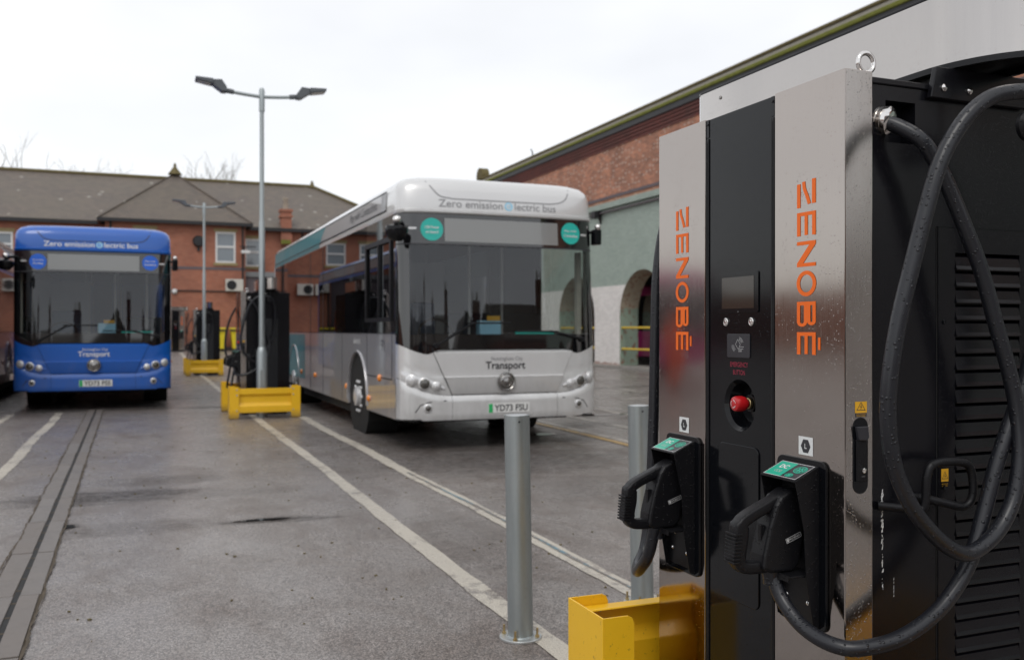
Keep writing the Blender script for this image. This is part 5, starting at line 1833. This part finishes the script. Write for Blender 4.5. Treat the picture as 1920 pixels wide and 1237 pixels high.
        MB().box(-.092, -.0125, hy - .060, hy + .060, .777, .783).box(-.094, -.090, hy - .060, hy + .060, .770, .786).build('plug_shelf', 'black_matte', hol, bevel=.001)
        for (by, bz) in ((hy + .045, .707), (hy - .033, .704), (hy + .03, .756)):
            MB().lathe([(.0055, 0), (.0055, .002), (.003, .004), (0, .0045)], (-.012, by, bz), (-1, 0, 0), 12).build('holster_bolt', 'chrome', hol, smooth=50)
        # print on the sloping hood lid
        O = Vector((-.0431, hy, 1.0305))
        vv = Vector((.0707, 0, .032)).normalized()
        uu = Vector((0, -1, 0))
        # u: left->right seen from the front, v: up the slope
        def lid(gg, off, nm, mt, par):
            return MB().place(gg, O, uu, vv, off).build(nm, mt, par, normals=False)
        lidp = lid(poly([(-.063, -.036), (.063, -.036), (.063, .035), (-.063, .035)]), .0006, 'hood_label', 'card_pad', hol)
        lid(poly([(-.060, -.032), (.002, -.032), (.002, .031), (-.060, .031)]), .0010, 'label_green', 'green_print', lidp)
        lid(stroke([(-.0605, -.033), (.0605, -.033), (.0605, .032), (-.0605, .032)], .0014, True), .0013, 'label_border', 'white_print', lidp)
        lid(xf(text('DC', .030, .016, bold=.03), 1, -.027, .010), .0014, 'label_text', 'white_print', lidp)
        lid(xf(text('CCS2', .026, .010), 1, -.027, -.012), .0014, 'label_text', 'icon_print', lidp)
        for q, (cx, cy, r_, rr_) in enumerate(((.035, .008, .021, .016), (.024, -.021, .014, .0085))):
            lid(disc(cx, cy, r_, 24, rr_), .0012 + q * .0002, 'connector_icon', 'green_print', lidp)
            pins = [ring(cx, cy, r_ * .74, r_ * .83, 24, e=rr_ / r_)]
            for (ax1, ay1) in ((-.4, -.35), (.0, -.45), (.4, -.35), (-.45, .1), (0, .05), (.45, .1), (-.2, .5), (.2, .5)) if q == 0 else ((-.4, 0), (.4, 0)):
                pins.append(disc(cx + ax1 * r_ * 1.05, cy + ay1 * rr_ * 1.05, r_ * .12, 10))
            lid(merge(*pins), .0016 + q * .0002, 'icon_pins', 'text_dark', lidp)
        # charging gun hanging in the holster
        gy = hy + .005
        outer = [(-.012, .968), (-.066, .974), (-.10, .957), (-.185, .924), (-.201, .905), (-.206, .87), (-.214, .825), (-.206, .800), (-.180, .789), (-.13, .792), (-.105, .786), (-.03, .786), (-.012, .82)]
        inner = [(-.112, .930), (-.172, .904), (-.178, .87), (-.181, .835), (-.172, .818), (-.150, .816), (-.137, .822), (-.128, .87), (-.118, .912)]
        # bridge outer/inner outline into a solid: body column + D-shaped grip
        m = MB()
        gp = catmull([(-.070, 0, .962), (-.115, 0, .944), (-.168, 0, .921), (-.187, 0, .904), (-.190, 0, .87), (-.197, 0, .83), (-.188, 0, .807), (-.165, 0, .799), (-.12, 0, .798)], 5)
        w_, hgt = .019, .014
        prof_ = rrect(-.5, .5, -.5, .5, .22, 3)
        vs, nP = [], len(prof_)
        for i, p in enumerate(gp):
            tt = (gp[min(i + 1, len(gp) - 1)] - gp[max(i - 1, 0)]).normalized()
            nn = Vector((-tt.z, 0, tt.x))
            f_ = i / len(gp)
            hh = .029 if f_ < .36 else .040 if f_ < .66 else .030
            for (pa, pb) in prof_:
                vs.append(p + Vector((0, gy, 0)) + Vector((0, 1, 0)) * (pa * .036) + nn * (pb * hh))
        m.add(vs, [(i * nP + k, i * nP + (k + 1) % nP, (i + 1) * nP + (k + 1) % nP, (i + 1) * nP + k) for i in range(len(gp) - 1) for k in range(nP)] + [tuple(range(nP)), tuple((len(gp) - 1) * nP + k for k in range(nP))])
        gun = m.build('charging_plug', 'black_matte', t, smooth=50)
        bd = MB().prism([(-.018, .982), (-.055, .985), (-.085, .970), (-.100, .950), (-.118, .90), (-.136, .83), (-.140, .796), (-.112, .784), (-.05, .784), (-.03, .80), (-.018, .86)], 'xz', gy - .031, gy + .031)
        b_ = bd.build('plug_body', 'black_matte', gun, bevel=.009, seg=3)
        rb = MB()
        for k in range(9):
            z = .885 - k * .0085
            x0 = -.212 - .0006 * k
            rb.box(x0 - .0018, x0 + .020, gy - .0212, gy + .0212, z - .0024, z + .0024)
        rb.box(-.1285, -.1165, gy - .006, gy + .006, .83, .90)
        rbo = rb.build('grip_rib', 'black_matte', gun, bevel=.0008)
        rbo['kind'] = 'stuff'
        MB().lathe([(.026, 0), (.026, .02), (.023, .03), (.021, .05)], (-.092, gy, .800), (0.02, 0, -1), 20).build('strain_relief', 'rubber_cable', gun, smooth=40)
        # maker's plate on the side of the plug
        for sg_ in (-1, 1):
            ug = Vector((.88 * -sg_, 0, .34 * -sg_)).normalized() if sg_ > 0 else Vector((.96, 0, .33)).normalized()
            vg = Vector((-.33, 0, .96)).normalized() if sg_ < 0 else Vector((-.33, 0, .96)).normalized()
            bo = MB().place(merge(stroke([(-.023, -.0055), (.023, -.0055), (.023, .0055), (-.023, .0055)], .0011, True), poly([(-.021, -.004), (-.015, -.004), (-.015, .004), (-.021, .004)])), (-.050, gy + sg_ * .0314, .868), ug, vg)
            bo.build('plug_badge', 'icon_print', gun, normals=False)
            MB().place(xf(text('PHOENIX', .034, .0058), 1, .003, 0), (-.050, gy + sg_ * .0315, .868), ug, vg).build('plug_lettering', 'icon_print', gun, normals=False)

    # black centre panel with the round recess for the emergency button
    X0 = .0045
    m = MB()
    cy, cz, hr, hs = -.002, 1.170, .072, .085
    wall_with_holes(m, -.1585, .1585, Fz0, Fz1 - .004, [(cy - hs, cy + hs, cz - hs, cz + hs)], lambda a, b: (X0, a, b))
    N_ = 40
    vs = []
    for k in range(N_):
        a = 2 * PI * k / N_
        c_, s1_ = math.cos(a), math.sin(a)
        q = hs / max(abs(c_), abs(s1_))
        vs += [(X0, cy + q * c_, cz + q * s1_), (X0, cy + hr * c_, cz + hr * s1_), (X0 + .010, cy + hr * .86 * c_, cz + hr * .86 * s1_), (X0 + .045, cy + hr * .70 * c_, cz + hr * .70 * s1_)]
    fs = []
    for k in range(N_):
        k2 = (k + 1) % N_
        for j in range(3):
            fs.append((4 * k + j, 4 * k + j + 1, 4 * k2 + j + 1, 4 * k2 + j))
    fs.append(tuple(4 * k + 3 for k in range(N_)))
    m.add(vs, fs)
    m.box(X0 + .0002, .084, -.158, -.1575, Fz0, Fz1 - .005).box(X0 + .0002, .084, .1575, .158, Fz0, Fz1 - .005)
    m.quad((X0, -.1585, Fz1 - .004), (X0, .1585, Fz1 - .004), (.085, .1585, Fz1 - .004), (.085, -.1585, Fz1 - .004))
    cp = m.build('centre_panel', 'black_gloss', t, normals=False)
    for yy in (-.150, .150):
        MB().box(X0 - .0035, X0 - .0003, yy - .0065, yy + .0065, Fz0, Fz1 - .06).build('edge_strip', 'black_matte', cp, bevel=.001)
        MB().box(X0 - .0022, X0 - .0003, yy - .0065, yy + .0065, Fz1 - .056, Fz1 - .004).build('edge_strip', 'black_paint', cp)
        MB().box(X0 - .0042, X0 - .0037, yy - .002, yy + .002, Fz0, Fz1 - .07).build('strip_groove', 'black_cavity', cp)
        MB().lathe([(.004, 0), (.004, .0015), (0, .002)], (X0 - .0023, yy, Fz1 - .018), (-1, 0, 0), 10).build('strip_rivet', 'black_matte', cp)
    bz = MB().prism(rrect(-.091, .093, 1.428, 1.540, .006), 'yz', X0 - .0003, X0 - .0035).build('screen_bezel', 'black_gloss', cp, bevel=.001)
    MB().box(X0 - .0042, X0 - .0037, -.072, .076, 1.440, 1.528).build('screen', 'screen_glass', bz)
    MB().place(poly([(-.0015, 0), (.0015, 0), (0, .0025)]), (X0 - .0038, 0, 1.4305), (0, -1, 0), (0, 0, 1)).build('screen_mark', 'icon_print', bz, normals=False)
    for yy in (.059, -.058):
        MB().lathe([(.0115, 0), (.0115, .003), (.009, .0045), (.0085, .003), (.0065, .003), (.006, .0045), (0, .0048)], (X0 - .0003, yy, 1.4025), (-1, 0, 0), 24).build('push_button', 'chrome', cp, smooth=35)
    cr_ = MB().prism(rrect(-.052, .053, 1.303, 1.369, .005), 'yz', X0 - .0003, X0 - .003).build('card_reader', 'card_pad', cp, bevel=.0008)
    ic = [stroke([(-.012, .004), (-.002, .018), (.010, .004), (.001, -.010)], .0010, True)]
    for r_ in (.020, .025, .030):
        ic.append(stroke([(-.002 + r_ * .9 * math.cos(R(a)), .002 + r_ * .75 * math.sin(R(a))) for a in range(20, 76, 6)], .0010))
        ic.append(stroke([(-.002 + r_ * .9 * math.cos(R(a)), .002 + r_ * .75 * math.sin(R(a))) for a in range(180, 240, 6)], .0010))
    ic.append(stroke([(.005, .0), (.009, -.003), (.026, -.003)], .0010))
    ic.append(stroke([(.003, -.006), (.007, -.009), (.024, -.009)], .0010))
    for k in range(4):
        ic.append(stroke([(.004 + k * .004, -.011), (.002 + k * .004, -.017)], .0012))
    for q, gg in enumerate(ic):
        pass
    MB().place(merge(*ic), (X0 - .0033, 0, 1.336), (0, -1, 0), (0, 0, 1)).build('card_icon', 'icon_print', cr_, normals=False)
    MB().place(text('EMERGENCY', .082, .0135), (X0 - .0004, 0, 1.2835), (0, -1, 0), (0, 0, 1)).build('lettering', 'red_print', cp, normals=False)
    MB().place(text('BUTTON', .054, .0135), (X0 - .0004, 0, 1.2615), (0, -1, 0), (0, 0, 1)).build('lettering', 'red_print', cp, normals=False)
    eb = MB().lathe([(.011, 0), (.011, .006), (.0185, .008), (.0215, .018), (.0215, .036), (.019, .042), (.013, .0445), (0, .0455)], (X0 + .022, -.006, 1.175), (-1, 0, 0), 32).build('emergency_button', 'red_plastic', cp, smooth=40)
    MB().lathe([(.0165, 0), (.0165, .006), (.015, .008), (.011, .009)], (X0 + .030, -.006, 1.175), (-1, 0, 0), 28).build('button_collar', 'brass', eb, smooth=40)
    MB().lathe([(.024, 0), (.024, .012)], (X0 + .044, -.006, 1.175), (-1, 0, 0), 28).build('button_base', 'black_matte', eb, smooth=40)
    MB().place(merge(*[ring(0, 0, .0095, .0112, 16, a, a + 85) for a in (10, 130, 250)]), (X0 + .022 - .0460, -.006, 1.175), (0, -1, 0), (0, 0, 1)).build('button_arrows', 'white_print', eb, normals=False)
    MB().prism(rrect(-.092, .093, .62, 1.06, .022, 6), 'yz', X0 - .0003, X0 - .004).build('service_cover', 'black_gloss', cp, bevel=.0015)

    # canopy on top, rounded in plan at both ends
    def outline(inset=0.0):
        a, b, e = .33 + inset, .55 - inset, .28 - inset
        pts = [(b, -.33), (b, .695 - inset), (b - .015, .71 - inset), (a + .03, .71 - inset), (a + .009, .701 - inset), (a, .68 - inset), (a, .3), (a, 0), (a, -.2)]
        for k in range(19):
            th = PI + (PI / 2) * k / 18
            pts.append((b + (b - a) * math.cos(th), -.33 + e * math.sin(th)))
        return pts
    o1, o2 = outline(), outline(.004)
    n = len(o1)
    vs = [(*p, 2.050) for p in o1] + [(*p, 2.226) for p in o1]
    can = MB().add(vs, [(i, (i + 1) % n, n + (i + 1) % n, n + i) for i in range(n)]).build('canopy', 'steel_canopy', t, smooth=50)
    rm = MB()
    vs = [(*p, 2.035) for p in outline(-.0015)] + [(*p, 2.050) for p in outline(-.0015)] + [(*p, 2.050) for p in outline(.012)] + [(*p, 2.035) for p in outline(.012)]
    rm.add(vs, [(j * n + i, j * n + (i + 1) % n, ((j + 1) % 4) * n + (i + 1) % n, ((j + 1) % 4) * n + i) for j in range(4) for i in range(n)])
    rm.build('canopy_rim', 'black_paint', can)
    MB().prism(outline(.008), 'xy', 2.052, 2.055).build('canopy_floor', 'black_matte', can)
    MB().prism(outline(-.0012), 'xy', 2.2262, 2.234).build('canopy_lid', 'black_paint', can, bevel=.002)
    for zz in (2.072, 2.19):
        for xx, yy, nn in ((.3555, -.452, (-.9, -.42, 0)), (.3298, .56, (-1, 0, 0))):
            MB().lathe([(.0065, 0), (.006, .002), (.003, .003), (0, .0022)], (xx, yy, zz), nn, 14).build('canopy_screw', 'chrome_dark', can, smooth=40)
    MB().box(.36, .52, -.40, .40, 1.993, 2.034).build('canopy_base', 'black_matte', can)
    c1 = MB().tube(catmull(CAB, 4), .0182, 14).build('charging_cable', 'rubber_cable', t, smooth=70)
    return t


ch1 = make_charger('nearest large bus charger, black and brushed steel, filling the right of the photo', (1.54, 2.14, 0))
ch2 = copy_tree(ch1)
ch3 = copy_tree(ch1)
ch4 = copy_tree(ch1)
ch2.location, ch2['label'] = (1.47, 15.85, 0), 'black bus charger behind the tall lamp post, beside the rear of the silver bus'
ch3.location, ch3['label'] = (1.43, 30.1, 0), 'smaller looking black bus charger behind the far lamp post, right of the blue bus'
ch4.location, ch4['label'] = (1.50, 48.3, .30), 'distant bus charger by the office wall facing the camera, at the blue bus edge'
ch4.rotation_euler = (0, 0, R(90))
for c_, path in ((ch1, FAR_NEAR), (ch2, FAR_WIDE), (ch3, FAR_WIDE), (ch4, FAR_WIDE)):
    MB().tube(catmull(path, 6), .0182, 12).build('charging_cable', 'rubber_cable', c_, smooth=70)


# ------------------------------------------------------------ yellow barriers round the chargers
def barrier(x0, y0, y1, out, label, W_=1.08, H=.50):
    """end barrier: two folded corner posts and a ribbed beam; out=+1 beam on the y1 side, -1 on the y0 side"""
    t = thing('barrier', label, 'barrier', (x0 + W_ / 2, (y0 + y1) / 2, 0), 0, 'yellow steel barriers round the chargers')
    hy = (y1 - y0) / 2
    th = .006
    for s_ in (-1, 1):
        X = s_ * W_ / 2
        p = MB()
        c = .02
        p.box(min(X, X - s_ * th), max(X, X - s_ * th), -hy, hy, .0, H)
        for sy in (-1, 1):
            fl = .145 if sy == out else .11
            f_ = [(X - s_ * th, .012), (X - s_ * (fl - .03), .012), (X - s_ * fl, .04), (X - s_ * fl, H - .025), (X - s_ * (fl - .007), H - .008), (X - s_ * (fl - .022), H)]
            f_.append((X - s_ * th, H))
            ya = sy * hy - (th if sy > 0 else 0)
            p.prism(f_, 'xz', ya, ya + th)
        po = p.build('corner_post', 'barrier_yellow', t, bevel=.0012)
        MB().box(min(X - s_ * .01, X - s_ * .15), max(X - s_ * .01, X - s_ * .15), -hy + .01, hy - .01, .001, .008).build('foot_plate', 'barrier_yellow', po)
        for z in (.13, .25, .37, .455):
            for dx__ in ((.112,) if z != .25 else ()):
                yb = out * hy - out * (th + .0)
                MB().lathe([(.011, 0), (.011, .008), (.006, .009), (.006, .018), (0, .019)], (X - s_ * dx__, yb, z), (0, -out, 0), 6).build('bolt', 'zinc', po)
                MB().lathe([(.013, 0), (.011, .006), (0, .009)], (X - s_ * dx__, out * hy + out * .0005, z), (0, out, 0), 10).build('bolt', 'zinc', po)
    # beam profile (depth, z)
    D = [(.0, .468), (.0, .385), (-.035, .345), (-.035, .255), (-.03, .235), (.0, .195), (.0, .095)]
    yo = out * (hy - .009)
    prof_ = [(yo - out * .055, .470)] + [(yo + out * d, z) for d, z in D] + [(yo - out * .055, .093)]
    inner = [(a - out * .0045, b) for a, b in prof_]
    n = len(prof_)
    xa, xb = -W_ / 2 + .015, W_ / 2 - .015
    vs = []
    for x_ in (xa, xb):
        vs += [(x_, a, b) for a, b in prof_] + [(x_, a, b - (.005 if i in (0, 1) else 0) + (.005 if i >= n - 2 else 0)) for i, (a, b) in enumerate(inner)]
    fs = []
    for k in range(n - 1):
        fs.append((k, k + 1, 2 * n + k + 1, 2 * n + k))
        fs.append((n + k, 3 * n + k, 3 * n + k + 1, n + k + 1))
    fs += [(0, 2 * n, 3 * n, n), (n - 1, 2 * n - 1, 4 * n - 1, 3 * n - 1)]
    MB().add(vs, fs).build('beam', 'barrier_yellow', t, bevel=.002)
    return t


for (cx, cy_, tag1, tag2) in ((1.30, 2.14, 'yellow barrier corner at the foot of the nearest charger, bottom of the photo', 'yellow barrier on the camera side of the nearest charger, below the frame'),
                              (1.235, 15.85, 'yellow barrier behind the charger by the silver bus, its post seen left', 'yellow ribbed barrier in front of the charger and tall lamp post'),
                              (1.18, 30.1, 'yellow barrier behind the far charger, mostly hidden', 'far yellow ribbed barrier in front of the distant lamp post')):
    barrier(cx, cy_ + .35, cy_ + .595, 1, tag1)
    barrier(cx, cy_ - 1.12, cy_ - .87, -1, tag2)


# ------------------------------------------------------------ worker in orange, out of frame, mirrored in the left steel panel
def person(x, y, rz, label):
    t = thing('person', label, 'person', (x, y, 0), rz)
    J = {'pel': (0, 0, .95, .15, .11), 'sp1': (0, .01, 1.12, .14, .10), 'sp2': (0, 0, 1.32, .17, .11), 'nk': (0, 0, 1.47, .065, .06), 'hd': (0, -.02, 1.60, .085, .10), 'tp': (0, -.01, 1.70, .07, .08)}
    E_ = [('pel', 'sp1'), ('sp1', 'sp2'), ('sp2', 'nk'), ('nk', 'hd'), ('hd', 'tp')]
    for s_, n in ((-1, 'l'), (1, 'r')):
        J['sh' + n] = (s_ * .19, 0, 1.40, .07, .07)
        J['el' + n] = (s_ * .25, .03, 1.13, .052, .052)
        J['wr' + n] = (s_ * .22, -.10, .92, .038, .038)
        J['ha' + n] = (s_ * .21, -.13, .84, .035, .02)
        J['hp' + n] = (s_ * .10, 0, .88, .10, .10)
        J['kn' + n] = (s_ * .12, -.02, .50, .07, .07)
        J['an' + n] = (s_ * .13, .02, .10, .05, .05)
        J['ft' + n] = (s_ * .15, -.15, .045, .045, .035)
        E_ += [('sp2', 'sh' + n), ('sh' + n, 'el' + n), ('el' + n, 'wr' + n), ('wr' + n, 'ha' + n), ('pel', 'hp' + n), ('hp' + n, 'kn' + n), ('kn' + n, 'an' + n), ('an' + n, 'ft' + n)]
    keys = list(J)
    me = bpy.data.meshes.new('skeleton')
    me.from_pydata([J[k][:3] for k in keys], [(keys.index(a), keys.index(b)) for a, b in E_], [])
    o = link(bpy.data.objects.new('tmp', me))
    o.modifiers.new('skin', 'SKIN')
    for i, k in enumerate(keys):
        me.skin_vertices[0].data[i].radius = J[k][3:]
    me.skin_vertices[0].data[0].use_root = True
    ss = o.modifiers.new('ss', 'SUBSURF')
    ss.levels = ss.render_levels = 2
    dg = bpy.context.evaluated_depsgraph_get()
    m2 = bpy.data.meshes.new_from_object(o.evaluated_get(dg))
    bpy.data.objects.remove(o)
    m2.materials.clear()
    for nm in ('hivis', 'skin', 'text_dark', 'reflective_tape'):
        m2.materials.append(M[nm])
    for p in m2.polygons:
        z, ax = p.center.z, abs(p.center.x)
        p.use_smooth = True
        p.material_index = 1 if z > 1.485 or (z < .90 and ax > .17 and p.center.y < -.06 and z > .7) else 2 if z < .12 else 3 if 1.14 < z < 1.18 or .42 < z < .46 else 0
    b = link(bpy.data.objects.new('body', m2))
    b.parent = t
    # five fingers on each hand, a face and hair
    for s_ in (-1, 1):
        for k in range(5):
            dx_f = (k - 1.5) * .017
            L_ = (.062, .072, .068, .055, .045)[k]
            if k == 4:
                pts = [(s_ * .205, -.155, .85), (s_ * .185, -.175, .825), (s_ * .18, -.178, .80)]
            else:
                pts = [(s_ * .21, -.14 + dx_f, .83), (s_ * .212, -.145 + dx_f, .83 - L_ * .6), (s_ * .205, -.15 + dx_f, .83 - L_)]
            MB().tube(pts, [.009, .008, .006], 6).build('finger', 'skin', t, smooth=60)
        MB().lathe([(0, -.02), (.012, -.01), (.015, .0), (.010, .012), (0, .015)], (s_ * .082, 0, 1.61), (s_, 0, 0), 8).build('ear', 'skin', t, smooth=60)
        MB().lathe([(.010, 0), (.008, .004), (0, .006)], (s_ * .03, -.103, 1.63), (0, -1, 0), 10).build('eye', 'text_dark', t, smooth=60)
    MB().tube([(0, -.10, 1.63), (0, -.125, 1.60), (0, -.112, 1.59)], [.008, .014, .010], 8).build('nose', 'skin', t, smooth=60)
    MB().box(-.022, .022, -.108, -.102, 1.553, 1.56).build('mouth', 'red_print', t)
    MB().lathe([(.098, -.03), (.104, .02), (.095, .07), (.06, .11), (0, .125)], (0, .0, 1.64), (0, .12, 1), 18).build('hard_hat', 'hivis', t, smooth=50)
    return t


person(-8.4, 18.4, R(-25), 'worker in orange hi-vis suit standing left of the frame, mirrored in the charger')
